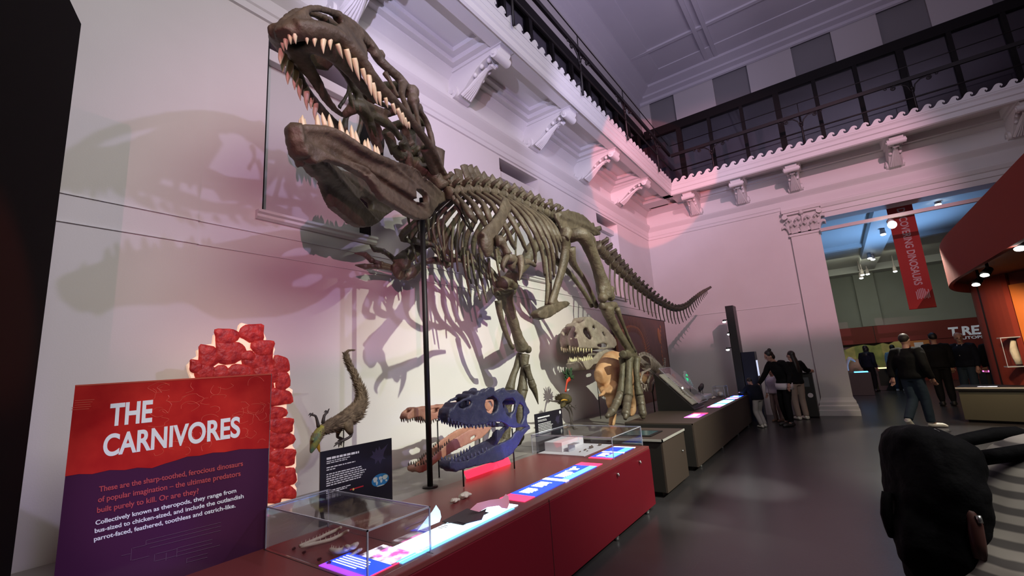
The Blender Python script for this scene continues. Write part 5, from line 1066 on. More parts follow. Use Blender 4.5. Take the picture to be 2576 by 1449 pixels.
# ---- slanted black desk with a fossil slab under an acrylic lid, on the dark counter
dk = root('slanted_desk', 'black wedge-shaped desk holding a pale fossil slab under clear acrylic on the dark counter', 'display desk', (-2.5, 8.75, ZC))
MB().prism([(-2.84, 8.42, ZC+.001), (-2.20, 8.42, ZC+.001), (-2.20, 8.42, ZC+.03), (-2.84, 8.42, 1.33)], (0, .72, 0)).build('wedge', 'black', dk, False)
sd = (V((-2.20, 0, ZC+.03))-V((-2.84, 0, 1.33))); sl = sd.length; sd.normalize(); sn_ = V((-sd.z, 0, sd.x)); sn_ = sn_ if sn_.x > 0 else -sn_
o = V((-2.84, 8.42, 1.33))
M['slabstone'] = mat('pale_limestone', (.38, .36, .30), .8, col2=(.50, .47, .40), scale=9)
MB().obox(o+sd*(sl*.5)+V((0, .36, 0))+sn_*.025, sd*(sl*.42), V((0, .28, 0)), sn_*.02).build('stone_slab', 'slabstone', dk, False, bevel=.012)
mb = MB(); rn = random.Random(3); P = [o+sd*(sl*(.2+.6*t))+V((0, .30+.10*math.sin(t*6), 0))+sn_*.047 for t in [i/12 for i in range(13)]]; mb.tube(P, .008, 6, k=2)
for p in P[2:10]: mb.tube([p, p+V((0, .10, 0))+sd*.03], [.006, .003], 5); mb.tube([p, p-V((0, .09, 0))+sd*.03], [.006, .003], 5)
mb.build('slab_fossil', 'greytooth', dk)
c = o+sd*(sl*.5)+V((0, .36, 0)); hx, hy, t_ = sl*.49, .34, .13
mb = MB().obox(c+sn_*t_, sd*hx, V((0, hy, 0)), sn_*.004)
for s_ in (-1, 1): mb.obox(c+sd*(hx*s_)+sn_*(t_/2), sd*.004, V((0, hy, 0)), sn_*(t_/2)).obox(c+V((0, hy*s_, 0))+sn_*(t_/2), sd*hx, V((0, .004, 0)), sn_*(t_/2))
mb.build('acrylic_lid', 'acrylic', dk, False)
mb = MB()
for s_ in (-1, 1): mb.obox(c+V((0, hy*s_, 0))+sn_*t_, sd*hx, V((0, .004, 0)), sn_*.004).obox(c+sd*(hx*s_)+sn_*t_, sd*.004, V((0, hy, 0)), sn_*.004)
mb.build('edge_beading', 'acryledge', dk, False)
# things standing along the dark counter
M['greenglow'] = glow('green_light_glow', (.04, .55, .22), .9); M['greyresin'] = mat('pale_resin', (.55, .60, .58), .3)
gl = root('lit_bird_skeleton', 'small pale skeleton with a green-lit middle on the dark counter', 'fossil cast', (-2.6, 9.78, ZC)); X = -2.6
mb = MB(); mb.ball(cc(1545, 760, X), (.04, .06, .04), 10, 8); mb.tube([cc(1545, 765, X), cc(1535, 800, X), cc(1560, 850, X), cc(1590, 890, X)], [.03, .025, .03, .02], 8, k=2); mb.build('skull_and_spine', 'greyresin', gl)
MB().ball(cc(1568, 815, X), (.03, .05, .09), 10, 8).build('green_light_spot', 'greenglow', gl)  # glowing ball stands in for green light falling on the bones
for i in range(6): MB().tube([cc(1550+i*7, 790+i*14, X), cc(1590+i*8, 810+i*14, X+.05), cc(1580+i*8, 860+i*14, X+.02)], [.010, .009, .006], 6, k=2).build('rib', 'greyresin', gl)
q = cc(1600, 900, X); MB().tube([V((q.x, q.y, ZC+.01)), q], .010, 8).lathe([(.08, 0), (.08, .012), (.02, .013)], (q.x, q.y, ZC+.0006), 16).build('stand', 'black', gl)
fn = root('fossil_fan', 'brown fan-shaped fossil plate standing behind the slanted desk', 'fossil', (-2.76, 9.36, ZC)); q = V((-2.76, 9.36, 1.16))
mb = MB()
for i in range(9): a = math.radians(20+i*17.5); mb.tube([q, q+V((0, math.cos(a)*.08, math.sin(a)*.06)), q+V((0, math.cos(a)*.15, math.sin(a)*.13))], [.02, .028, .022], 8, flat=((1, 0, 0), .5))
mb.remesh(.012, 1).build('plate', 'pinkcast', fn); MB().tube([V((-2.76, 9.36, ZC+.01)), q], .012, 8).lathe([(.07, 0), (.07, .012), (.02, .013)], (-2.76, 9.36, ZC+.0006), 16).build('stand', 'black', fn)
tag(MB().box(-2.78, 10.45, ZC+.0006, -2.48, 11.15, ZC+.10).build('white_plinth', 'whiteboard', None, False, loc=(-2.63, 10.8, ZC), bevel=.006), 'low white plinth under the black bird figure on the dark counter', 'plinth')
bd = root('bird_model', 'small black bird-like feathered figure perched on the low white plinth', 'dinosaur model', (-2.62, 10.85, ZC+.10)); q = V((-2.62, 10.85, ZC+.24))
mb = MB(); mb.tube([q+V((0, -.14, -.03)), q+V((0, -.05, 0)), q+V((0, .05, .03)), q+V((0, .13, .07)), q+V((0, .16, .06))], [.03, .055, .05, .035, .012], 10, k=3); mb.build('body', 'black', bd)
MB().tube([q+V((0, .16, .065)), q+V((0, .20, .06))], [.012, .002], 7).build('beak', 'greytooth', bd); MB().tube([q+V((0, -.12, -.03)), q+V((0, -.24, -.08))], [.03, .02], 8, flat=((0, 0, 1), .3)).build('tail', 'black', bd)
for s_ in (-.02, .02): MB().tube([q+V((s_, 0, -.02)), V((q.x+s_, q.y, ZC+.102))], .006, 6).build('leg', 'black', bd)
acase('acrylic_case', 'small clear acrylic box holding a pale skull at the far end of the dark counter', -2.45, 11.15, -2.20, 11.50, .24)
mb = MB(); mb.ball((-2.33, 11.30, ZC+.07), (.06, .09, .055), 12, 8); mb.ball((-2.33, 11.42, ZC+.05), (.035, .05, .03), 10, 6); mb.remesh(.01, 1).jit(.008, 25); tag(mb.build('fossil_skull', 'ivory', None, loc=(-2.33, 11.3, ZC)), 'pale round fossil skull inside the small acrylic box on the dark counter', 'fossil')
tag(MB().tube([(-2.40, 10.75, ZC+.02), (-2.38, 10.85, ZC+.035), (-2.37, 11.0, ZC+.02)], [.014, .026, .010], 10, k=3).jit(.005, 30).build('fossil_bone', 'ivory', None, loc=(-2.38, 10.85, ZC)), 'short pale fossil bone between the white plinth and the glowing panels', 'fossil')
tag(MB().tube([(-2.42, 9.85, ZC+.03), (-2.40, 10.05, ZC+.042), (-2.40, 10.3, ZC+.026)], [.015, .03, .012], 10, k=3).jit(.006, 30).build('fossil_claw', 'greytooth', None, loc=(-2.4, 10.05, ZC)), 'dark curved fossil claw lying just past the slanted desk', 'fossil')
# black towers at the end of the counter, with small bright lamps
tw = root('black_tower', 'tall slim black tower with three bright little lamps at the end of the counter', 'display tower', (-2.0, 12.4, 0))
M['tower'] = mat('black_satin_tower', (.018, .016, .018), .4)
MB().box(-2.11, 12.2, 0, -1.925, 12.6, 2.80).build('column', 'tower', tw, False, bevel=.004)
M['lampglow'] = glow('lamp_face', (.92, 1, .95), 14)
for i, (x, y) in enumerate([(1822, 810), (1834, 841), (1831, 880)]):
    q = V(PY(x, y, 12.25)); MB().tube([V((-2.11, 12.3, q.z+.05)), V((q.x+.02, 12.3, q.z+.05)), q+V((0, .02, .04))], .012, 8).tube([q+V((0, .0, .06)), q+V((0, 0, .015))], [.028, .045], 12).build('lamp_arm', 'tower', tw); MB().ball(q, (.042, .042, .022), 12, 8).build('bulb', 'lampglow', tw)
t2 = root('low_tower', 'shorter dark blue-black tower with a pale screen beside the tall one', 'display tower', (-1.76, 12.4, 0))
M['navy'] = mat('dark_navy_panel', (.012, .014, .035), .35)
MB().box(-1.915, 12.2, 0, -1.62, 12.55, 1.63).build('body', 'navy', t2, False, bevel=.004); MB().box(-1.6199, 12.25, 1.05, -1.617, 12.5, 1.42).build('screen', glow('pale_screen', (.65, .72, .95), .8), t2, False)

# ================================================================== BANNER, LIGHTING BAR, LAMPS OF THE NEXT GALLERY
M['banner'] = mat('red_banner_cloth', (.28, .016, .012), .8); M['bannertext'] = mat('grey_pink_banner_print', (.42, .30, .31), .8)
bn = root('banner', 'long red hanging banner reading DISCOVERING DINOSAURS down its length', 'banner', (1.85, 14.6, 5.24))
MB().box(1.60, 14.6, 2.40, 2.10, 14.606, 5.20).build('cloth', 'banner', bn, False); MB().tube([(1.58, 14.603, 5.21), (2.12, 14.603, 5.21)], .014, 8).tube([(1.70, 14.603, 5.21), (1.70, 14.603, 5.25)], .004, 6).tube([(2.0, 14.603, 5.21), (2.0, 14.603, 5.25)], .004, 6).build('hanging_rod', 'iron', bn); MB().tube([(1.60, 14.603, 2.40), (2.10, 14.603, 2.40)], .012, 8).build('bottom_rod', 'banner', bn)
fit_text('lettering', 'DISCOVERING DINOSAURS', (1.80, 14.598, 4.95), (0, 0, -1), (1, 0, 0), .15, 1.98, 'bannertext', bn, .02)
mb = MB()
for i, (u0, u1, hh) in enumerate([(0, .07, 0), (.0, .16, .05), (.10, .19, .05), (.0, .22, .10), (.0, .24, .15), (.03, .22, .20), (.0, .07, .16), (.1, .2, .25)]): mb.box(1.79+.032*i+.0, 14.596, 2.62-u0*0+.02*(i % 2), 1.79+.032*i+.018, 14.598, 2.78+u1*.55-hh*.2)
mb.build('bar_emblem', 'bannertext', bn, False)
lb = root('lighting_bar', 'pale lighting bar spanning the opening with one bright spotlight', 'lighting bar', (2, 13.3, 4.5))
M['barpaint'] = mat('pale_bar_paint', (.50, .42, .42), .5)
MB().box(.14, 13.26, 4.46, 7.2, 13.34, 4.54).build('bar', 'barpaint', lb, False)
MB().tube([(1.48, 13.3, 4.46), (1.48, 13.3, 4.36)], .02, 8).tube([(1.48, 13.34, 4.40), (1.48, 13.16, 4.28)], .07, 14).build('lamp_can', 'barpaint', lb); MB().ball((1.48, 13.14, 4.27), .085, 14, 10).build('lamp_face', glow('floodlight_face', (1, .96, .82), 30), lb)
spot('opening_floodlight', (1.48, 13.0, 4.2), (1.5, 9.8, 0), (1, .94, .8), 900, 50, .4, .06)
for i, (x, y, d) in enumerate([(2222, 590, 17), (2360, 515, 16), (2188, 650, 21), (2196, 653, 21.4), (2167, 700, 24), (2183, 690, 24.4), (2252, 683, 24), (2170, 692, 23.6)]):
    q = V(PY(x, y, d)); lab = ['track lamp hanging left of the banner below the blue ceiling', 'track lamp hanging right of the banner nearest the opening', 'pair of track lamps: left lamp further down the blue ceiling', 'pair of track lamps: right lamp further down the blue ceiling', 'lower lamp of the cluster high on the far wall', 'right lamp of the cluster high on the far wall', 'single lamp beside the banner high on the far wall', 'upper left lamp of the cluster high on the far wall'][i]
    r = root('track_lamp', lab, 'ceiling lamp', (q.x, q.y, 5.24), 'track lamps in the next gallery'); MB().tube([(q.x, q.y, 5.24), (q.x, q.y, q.z+.22)], .02, 8).tube([(q.x, q.y, q.z+.24), (q.x, q.y, q.z+.02)], [.05, .075], 12).build('lamp_can', 'barpaint', r); MB().ball((q.x, q.y, q.z), (.07, .07, .03), 12, 6).build('lamp_face', 'lampglow', r)
# ================================================================== RED ROUND KIOSK ON THE RIGHT
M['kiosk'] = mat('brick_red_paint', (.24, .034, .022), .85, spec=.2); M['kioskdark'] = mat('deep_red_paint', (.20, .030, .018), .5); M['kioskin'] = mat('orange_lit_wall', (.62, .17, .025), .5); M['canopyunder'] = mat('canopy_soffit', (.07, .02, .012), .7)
kr = root('round_kiosk', 'big brick-red rounded kiosk with an overhanging canopy on the right', 'kiosk', (4.05, 13.5, 0))
def oval(a, b, y_s=4.3, n=26, c=(3.9, 10.3)):
    P = [(c[0]-a, y_s)] if y_s is not None else []
    P += [(c[0]-a*math.cos(t), c[1]+b*math.sin(t)) for t in [math.pi/2*i/n for i in range(n+1)]]+[(c[0]+a*math.sin(t), c[1]+b*math.cos(t)) for t in [math.pi/2*i/n for i in range(1, n+1)]]
    return P+([(c[0]+a, y_s)] if y_s is not None else [])
def arc(c, r, a0, a1, n=40): return [(c[0]+r*math.cos(math.radians(a0+(a1-a0)*i/n)), c[1]+r*math.sin(math.radians(a0+(a1-a0)*i/n))) for i in range(n+1)]
def wallstrip(P, th, z0, z1):
    mb = MB(); n = len(P); N_ = []
    for i in range(n):
        d = V((*P[min(i+1, n-1)], 0))-V((*P[max(i-1, 0)], 0)); d.normalize(); N_.append(V((d.y, -d.x, 0)))
    for i in range(n-1):
        a, b = V((*P[i], 0)), V((*P[i+1], 0)); mb.hexa([a+V((0, 0, z0)), b+V((0, 0, z0)), b+N_[i+1]*th+V((0, 0, z0)), a+N_[i]*th+V((0, 0, z0)), a+V((0, 0, z1)), b+V((0, 0, z1)), b+N_[i+1]*th+V((0, 0, z1)), a+N_[i]*th+V((0, 0, z1))])
    return mb
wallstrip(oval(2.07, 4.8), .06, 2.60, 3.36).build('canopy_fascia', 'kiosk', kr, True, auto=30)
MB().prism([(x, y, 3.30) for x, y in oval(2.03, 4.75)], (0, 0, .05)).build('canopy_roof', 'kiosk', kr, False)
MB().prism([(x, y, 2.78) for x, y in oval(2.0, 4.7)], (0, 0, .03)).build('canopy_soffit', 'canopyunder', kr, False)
WCN = (4.05, 13.5)
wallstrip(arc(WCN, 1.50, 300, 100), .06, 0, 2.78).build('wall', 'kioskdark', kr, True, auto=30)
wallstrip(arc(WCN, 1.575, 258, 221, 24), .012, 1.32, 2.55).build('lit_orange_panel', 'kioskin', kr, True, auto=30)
wallstrip(arc(WCN, 1.575, 220.5, 217, 3), .05, 0, 2.78).build('wall_rib', 'kiosk', kr, True, auto=30)
wallstrip(arc(WCN, 1.562, 197, 195.5, 3), .004, 0, 2.78).build('wall_groove', 'black', kr, True, auto=30)
for i, (x, y, d) in enumerate([(2456, 716, 11.2), (2478, 692, 10.2), (2568, 625, 7.6)]):
    q = V(PY(x, y, d)); q = V((q.x, d, min(q.z, 2.62))); r = root('canopy_spotlight', ['lit spotlight furthest along under the red canopy', 'lit spotlight second under the red canopy', 'spotlight nearest the camera under the red canopy'][i], 'spotlight', (q.x, q.y, 2.775), 'spotlights under the red canopy')
    MB().tube([(q.x+.05, q.y, 2.775), (q.x+.05, q.y, q.z+.08)], .02, 8).tube([q+V((.08, .05, .10)), q+V((.0, -.0, .01))], [.05, .065], 12).build('lamp_can', 'black', r); MB().ball(q, (.06, .06, .03), 12, 8).build('lamp_face', 'lampglow', r)
spot('canopy_lamp', (2.12, 11.3, 2.4), (2.6, 13.0, 1.1), (1, .72, .45), 110, 100, .7, .05); spot('canopy_lamp', (2.2, 10.2, 2.5), (2.0, 11.8, .3), (1, .85, .55), 90, 90, .7, .05)
q = V(PY(2555, 885, 12.55)); wc = root('wall_showcase', 'small clear acrylic showcase fixed to the red kiosk wall', 'acrylic case', (q.x, 12.6, 1.0))
MB().box(q.x-.16, 12.50, 1.02, q.x+.16, 12.72, 1.55).build('cover', 'acrylic', wc, False)
MB().box(q.x-.17, 12.49, 1.0, q.x+.17, 12.73, 1.02).box(q.x-.17, 12.49, 1.55, q.x+.17, 12.73, 1.57).box(q.x-.17, 12.49, 1.02, q.x-.16, 12.50, 1.55).box(q.x+.16, 12.49, 1.02, q.x+.17, 12.50, 1.55).build('frame', 'acryledge', wc, False)
MB().tube([(q.x, 12.72, 1.2), (q.x+.1, 13.0, 1.2)], .03, 8).build('wall_bracket', 'black', wc)
MB().tube([(q.x+.02, 12.6, 1.05), (q.x, 12.62, 1.3), (q.x+.02, 12.6, 1.5)], [.05, .06, .03], 10, k=2).jit(.012, 20).build('pale_bone', 'ivory', wc)
ck = root('kiosk_counter', 'low olive-grey counter with a pale top edge in front of the red kiosk', 'display counter', (2.2, 12.4, 0))
M['olive'] = mat('olive_grey_laminate', (.085, .078, .055), .5)
cp4 = [(1.80, 12.40), (3.0, 11.90), (3.0, 12.25), (2.42, 12.95), (2.0, 13.1)]
MB().prism([(x, y, .05) for x, y in cp4], (0, 0, .55)).build('body', 'olive', ck, False); MB().prism([(x+.02, y+.03, 0) for x, y in [(1.84, 12.46), (2.95, 12.0), (2.95, 12.2), (2.40, 12.88), (2.02, 13.0)]], (0, 0, .05)).build('plinth', 'black', ck, False)
MB().prism([(x, y, .60) for x, y in [(1.76, 12.38), (3.0, 11.865), (3.0, 12.25), (2.42, 12.95), (1.98, 13.15)]], (0, 0, .06)).build('top', 'black', ck, False); MB().hexa([V((1.76, 12.37, .635)), V((3.0, 11.855, .635)), V((3.0, 11.865, .635)), V((1.76, 12.38, .635)), V((1.76, 12.37, .665)), V((3.0, 11.855, .665)), V((3.0, 11.865, .665)), V((1.76, 12.38, .665))]).build('edge_trim', 'paleedge', ck, False)
MB().obox((2.22, 12.42, .664), (.12, -.05, 0), (.02, .05, 0), (0, 0, .002)).build('lightbox', 'glowphoto', ck, False)
# ================================================================== THE FAR GALLERY'S DISPLAY
fb = root('far_red_wall', 'dark red display wall across the back of the next gallery with T.REX lettering', 'display wall', (2.5, 26.2, 0))
MB().box(-1.0, 26.05, 1.72, 9.5, 26.3, 2.48).build('header', 'redpaint', fb, False); MB().box(2.45, 26.08, 0, 9.5, 26.3, 1.72).build('lower_wall', 'redpaint', fb, False); MB().box(1.48, 26.04, 1.72, 1.5, 26.05, 2.48).build('joint', 'black', fb, False)
fit_text('lettering', 'T.REX', (3.92, 26.045, 1.80), (1, 0, 0), (0, 0, 1), .34, 1.30, 'signtitle', fb, .04, .08); fit_text('lettering', 'AUTOPSY', (4.12, 26.045, 1.62), (1, 0, 0), (0, 0, 1), .11, .95, 'signtitle', fb, .02)
MB().box(2.62, 26.05, 1.26, 3.25, 26.078, 1.70).build('orange_notice', mat('orange_notice', (.55, .20, .05), .6), fb, False); MB().box(2.75, 26.04, 1.34, 3.05, 26.05, 1.62).build('white_notice', 'whiteboard', fb, False)
M['yellowmural'] = mat('yellow_landscape_print', (.55, .52, .16), .7, col2=(.24, .26, .09), scale=2.5, amt=.35)
fm_ = root('landscape_mural', 'yellow-green landscape mural with a hilly top edge far behind', 'mural panel', (.8, 26.0, .0))
MB().prism([(x, 25.98, z) for x, z in [(-1, .0), (2.40, .0), (2.40, 1.74), (2.1, 1.72), (1.9, 1.62), (1.7, 1.70), (1.4, 1.60), (1.0, 1.68), (.6, 1.62), (.3, 1.50), (-1, 1.45)]], (0, .04, 0)).build('board', 'yellowmural', fm_, False)
M['rock'] = mat('pink_grey_rock', (.38, .24, .20), .8, col2=(.20, .12, .09), scale=3, bump=.4, bscale=8)
for i, (x, y, z, s_, lab) in enumerate([(.75, 24.2, .55, (.62, .5, .55), 'big pinkish rock mound in front of the yellow mural'), (1.95, 24.6, .45, (.55, .4, .5), 'brown rock mound right of the pinkish one by the mural')]):
    mb = MB().ball((x, y, z), s_, 16, 10).remesh(.05, 1).jit(.12, 1.6, i); mb.v = [(p[0], p[1], max(p[2], 0)) for p in mb.v]; tag(mb.build('rock_mound', 'rock', None, loc=(x, y, 0)), lab, 'rock')
for nm, lab, x0, y0, x1, y1, h, cs in (('far_counter', 'dark counter with a small blue glowing panel just past the pilaster', -.4, 19, .78, 19.9, .74, [('glowcyan', .35, 19.05, .72, 19.4)]), ('far_counter', 'dark counter with a yellow glowing panel beyond the dark-clad woman', 1.0, 21.0, 2.0, 21.8, .76, [('glowyel', 1.1, 21.05, 1.7, 21.5)]), ('far_counter', 'dark counter with a violet panel beside the red kiosk', 3.0, 16.6, 4.6, 17.4, .72, [('glowpink', 3.02, 16.65, 3.4, 17.0)])):
    r = root(nm, lab, 'display counter', ((x0+x1)/2, (y0+y1)/2, 0)); MB().box(x0, y0, 0, x1, y1, h).build('body', 'dark_lam', r, False, bevel=.01)
    for c, a, b, d, e_ in cs:
        if c not in M: M[c] = glow('yellow_glow', (.95, .85, .35), 1.6)
        MB().box(a, b, h+.0006, d, e_, h+.03).build('lightbox', c, r, False)
fc_ = root('far_white_cast', 'small white bony cast peeking out past the pilaster', 'fossil cast', (.2, 19.3, .741)); MB().tube([(.18, 19.3, .80), (.2, 19.3, 1.0), (.30, 19.3, 1.22), (.44, 19.3, 1.10)], [.05, .04, .06, .02], 9, k=3).jit(.02, 9).build('cast', 'greyresin', fc_)
# ================================================================== unseen lamp housings and flags, added only to cut the coloured beams level
for (x, y, z), (nx, ny), ez, lab in (((3.5, -2.5, 3.4), (-1, 0), .064, 'added unseen black lamp housing with a flag that cuts the rose beam'), ((2.6, 2.5, 6.6), (0, 1), .128, 'added unseen black lamp housing with a flag that cuts the pink beam')):
    r = root('beam_cutter', lab, 'beam cutter', (x, y, 9.9)); n_ = V((nx, ny, 0)); t_ = V((-ny, nx, 0)); c = V((x, y, z))
    MB().tube([c-n_*.16+V((0, 0, .2)), V((x, y, 9.98))-n_*.16], .02, 8).tube([c-n_*.30, c-n_*.06], .11, 14).build('lamp_can', 'black', r); MB().obox(c+n_*.30-V((0, 0, ez+.30)), n_*.004, t_*.55, V((0, 0, .30))).obox(c+n_*.12-V((0, 0, ez+.60)), n_*.18, t_*.02, V((0, 0, .01))).build('beam_flag', 'black', r, False)
    MB().tube([c-n_*.16-V((0, 0, .1)), c+n_*.0-V((0, 0, ez+.60))], .012, 6).build('arm', 'black', r)

# ================================================================== VISITORS
M['skin'] = mat('skin', (.42, .22, .16), .55); M['hairdark'] = mat('dark_hair', (.010, .007, .006), .5); M['eye'] = mat('dark_eye', (.01, .008, .008), .2)
M['jacketblack'] = mat('black_jacket', (.0045, .0042, .0048), .85, spec=.2); M['jacketnavy'] = mat('dark_navy_jacket', (.006, .007, .014), .85, spec=.2); M['legblack'] = mat('black_leggings', (.0035, .0035, .0045), .8, spec=.2)
M['beige'] = mat('beige_trousers', (.33, .25, .21), .8); M['paletrouser'] = mat('pale_grey_trousers', (.36, .33, .32), .8); M['jeans'] = mat('dark_blue_jeans', (.014, .028, .048), .85); M['whitecloth'] = mat('white_cloth', (.62, .56, .60), .8)
M['sneaker'] = mat('white_sneaker', (.70, .66, .60), .6); M['bootblack'] = mat('black_boot', (.01, .009, .009), .5); M['paleblue'] = mat('pale_blue_top', (.20, .32, .40), .8); M['hairgrey'] = mat('short_brown_hair', (.022, .014, .010), .6); M['brownshoe'] = mat('brown_shoe', (.16, .10, .07), .6)
def person(label, loc, face, h, J, top, bottom, shoes, hair, group=None, hairstyle='short', skin='skin', jacket_to='wrist', hem=None, extras=None, loose=1.):
    # J overrides joints (x right, y ahead, z up; metres for a 1.75 m adult); one continuous body, clothes and hair as its parts
    r = root('person', label, 'person', (loc[0], loc[1], 0), group)
    D = dict(pel=(0, 0, .93), wai=(0, 0, 1.07), che=(0, .01, 1.30), nec=(0, 0, 1.46), hea=(0, .03, 1.62), sR=(.185, 0, 1.42), sL=(-.185, 0, 1.42), eR=(.235, -.02, 1.13), eL=(-.235, -.02, 1.13), wR=(.24, .06, .90), wL=(-.24, .06, .90), hR=(.09, 0, .92), hL=(-.09, 0, .92), kR=(.10, .03, .50), kL=(-.10, .03, .50), aR=(.10, -.02, .09), aL=(-.10, -.02, .09), look=(0, 1, 0))
    D.update(J); s = h/1.75; f = V((face[0], face[1], 0)).normalized(); rt = V((f.y, -f.x, 0)); B = V((loc[0], loc[1], 0))
    def W(p): return B+rt*(p[0]*s)+f*(p[1]*s)+V((0, 0, p[2]*s))
    P = {k: W(v) for k, v in D.items() if k != 'look'}; lk = (rt*D['look'][0]+f*D['look'][1]+V((0, 0, D['look'][2]))).normalized()
    up = (P['hea']-P['nec']).normalized(); lr = lk.cross(up).normalized(); up = lr.cross(lk).normalized()
    mb = MB(); q = s
    ax = f
    mb.tube([P['pel']-V((0, 0, .05*s)), P['pel'], P['wai'], P['che'], P['nec']-V((0, 0, .03*s)), P['nec']], [.13*q, .165*q, .140*q, .165*q, .10*q, .055*q], 14, k=3, flat=(ax, .66))
    mb.tube([P['nec']-up*.05*s, P['hea']-up*.05*s], .055*q, 10)
    rot = Matrix((lr, lk, up)).transposed()
    mb.ball(P['hea']+up*.02*s, (.074*q, .093*q, .112*q), 18, 14, rot); mb.ball(P['hea']+lk*.035*s-up*.06*s, (.055*q, .055*q, .05*q), 12, 8, rot)
    mb.tube([P['hea']+lk*.088*s+up*.03*s, P['hea']+lk*.112*s-up*.012*s], [.012*q, .018*q], 8); mb.tube([P['hea']+lk*.086*s-up*.052*s-lr*.02*s, P['hea']+lk*.086*s-up*.052*s+lr*.02*s], .010*q, 6)
    for k in (-1, 1): mb.ball(P['hea']+lr*k*.076*s, (.012*q, .022*q, .032*q), 8, 6, rot)
    for S in 'RL':
        mb.tube([P['che']+(P['s'+S]-P['che'])*.4, P['s'+S], P['e'+S], P['w'+S]], [.07*q, .056*q, .043*q, .028*q], 10, k=3)
        mb.tube([P['h'+S], P['k'+S], P['a'+S]], [.092*q, .058*q, .040*q], 10, k=3)
        toe = (f if 't'+S not in D else (W(D['t'+S])-P['a'+S])); toe = V((toe.x, toe.y, toe.z if 't'+S in D else 0)).normalized(); P['toe'+S] = P['a'+S]+toe*.17*s-V((0, 0, .055*s))
        mb.tube([P['a'+S]-V((0, 0, .03*s)), P['toe'+S]], [.045*q, .03*q], 8)
    mb.remesh(.0125*max(.7, s), 2); body = mb.build('body', skin, r)
    hb = MB()
    for S in 'RL':     # hands: palm, four curled fingers of unequal length, thumb from the side of the palm
        d = (P['w'+S]-P['e'+S]).normalized(); d = d if 'h'+S+'d' not in D else (rt*D['h'+S+'d'][0]+f*D['h'+S+'d'][1]+V((0, 0, D['h'+S+'d'][2]))).normalized()
        sd_ = d.cross(f if abs(d.dot(f)) < .9 else V((0, 0, 1))).normalized(); nm = sd_.cross(d).normalized(); w_ = P['w'+S]; k_ = 1 if S == 'R' else -1
        hb.tube([w_-d*.03*s, w_+d*.02*s, w_+d*.09*s], [.026*q, .036*q, .038*q], 10, k=2, flat=(nm, .5))
        for i, L in enumerate((.068, .078, .072, .055)):
            b0 = w_+d*.088*s+sd_*((i-1.5)*.019*s); hb.tube([b0, b0+d*L*.5*s+nm*.006*s*k_, b0+d*L*.85*s+nm*.022*s*k_, b0+d*L*.95*s+nm*.034*s*k_], [.0095*q, .009*q, .008*q, .006*q], 7, k=2)
        b0 = w_+d*.03*s-sd_*.030*s; hb.tube([b0, b0+d*.03*s-sd_*.022*s, b0+d*.062*s-sd_*.026*s+nm*.01*k_*s], [.012*q, .0105*q, .007*q], 7, k=2)
    hb.build('hands', skin, r)
    # clothes
    L = loose
    mb = MB(); hemz = P['pel']-V((0, 0, .02*s)) if hem is None else W((0, 0, hem))
    mb.tube([hemz, P['pel']+V((0, 0, .03*s)), P['wai'], P['che'], P['nec']-V((0, 0, .045*s)), P['nec']+up*.01*s], [.172*q*L, .178*q*L, .165*q*L, .192*q*L, .125*q*L, .072*q], 16, k=3, flat=(ax, .74))
    for S in 'RL': mb.tube([P['che']+(P['s'+S]-P['che'])*.4, P['s'+S], P['e'+S], P['e'+S].lerp(P['w'+S], .95 if jacket_to == 'wrist' else .3)], [.085*q*L, .076*q*L, .060*q*L, .045*q*L], 12, k=3)
    mb.remesh(.014*max(.7, s), 2).jit(.006*s, 14, loc[0]); mb.build('jacket', top, r)
    mb = MB(); mb.tube([P['pel']-V((0, 0, .07*s)), P['pel']+V((0, 0, .05*s))], [.15*q, .172*q], 14, flat=(ax, .72))
    for S in 'RL': mb.tube([P['h'+S]+V((0, 0, .02*s)), P['h'+S].lerp(P['k'+S], .5), P['k'+S], P['k'+S].lerp(P['a'+S], .6), P['a'+S]-V((0, 0, .0))], [.102*q, .088*q*(.9+.1*L), .070*q*L, .064*q*L, .058*q*L if bottom != 'legblack' else .045*q], 12, k=3)
    mb.remesh(.014*max(.7, s), 2).jit(.004*s, 16, loc[1]); mb.build('trousers', bottom, r)
    for S in 'RL':
        a, t = P['a'+S], P['toe'+S]; d = (t-a); d = d.normalized(); mb = MB(); hz = V((0, 0, 1))
        mb.tube([a-V((0, 0, .045*s))-d*.05*s, a-V((0, 0, .04*s))+d*.04*s, t-d*.02*s, t+d*.05*s], [.050*q, .050*q, .042*q, .022*q], 10, k=3); mb.tube([a+V((0, 0, .02*s)), a-V((0, 0, .04*s))], [.05*q, .045*q], 10)
        mb.v = [(p[0], p[1], max(p[2], .004)) for p in mb.v]; mb.build('shoe', shoes, r)
    mb = MB(); H = P['hea']
    mb.ball(H+up*.045*s-lk*.018*s, (.083*q, .095*q, .100*q), 16, 12, rot)
    mb.v = [tuple(p if not ((V(p)-H).dot(lk) > .055*s and (V(p)-H).dot(up) < .075*s) else tuple(V(p)-lk*((V(p)-H).dot(lk)-.05*s))) for p in mb.v]
    if hairstyle == 'bun': mb.ball(H+up*.12*s-lk*.08*s, .042*q, 12, 8)
    if hairstyle in ('long', 'bun'): mb.ball(H-lk*.05*s-up*.02*s, (.078*q, .06*q, .09*q), 14, 10, rot)
    if hairstyle == 'long': mb.tube([H-lk*.04*s+up*.02*s, H-lk*.085*s-up*.14*s, H-lk*.10*s-up*.32*s, H-lk*.10*s-up*.46*s], [.08*q, .09*q, .085*q, .03*q], 12, k=3, flat=(lk, .55))
    if hairstyle == 'hood': mb.ball(H-up*.02*s, (.098*q, .100*q, .135*q), 14, 10, rot); mb.tube([H-up*.10*s, H-up*.3*s-lk*.02*s], [.09*q, .17*q], 12)
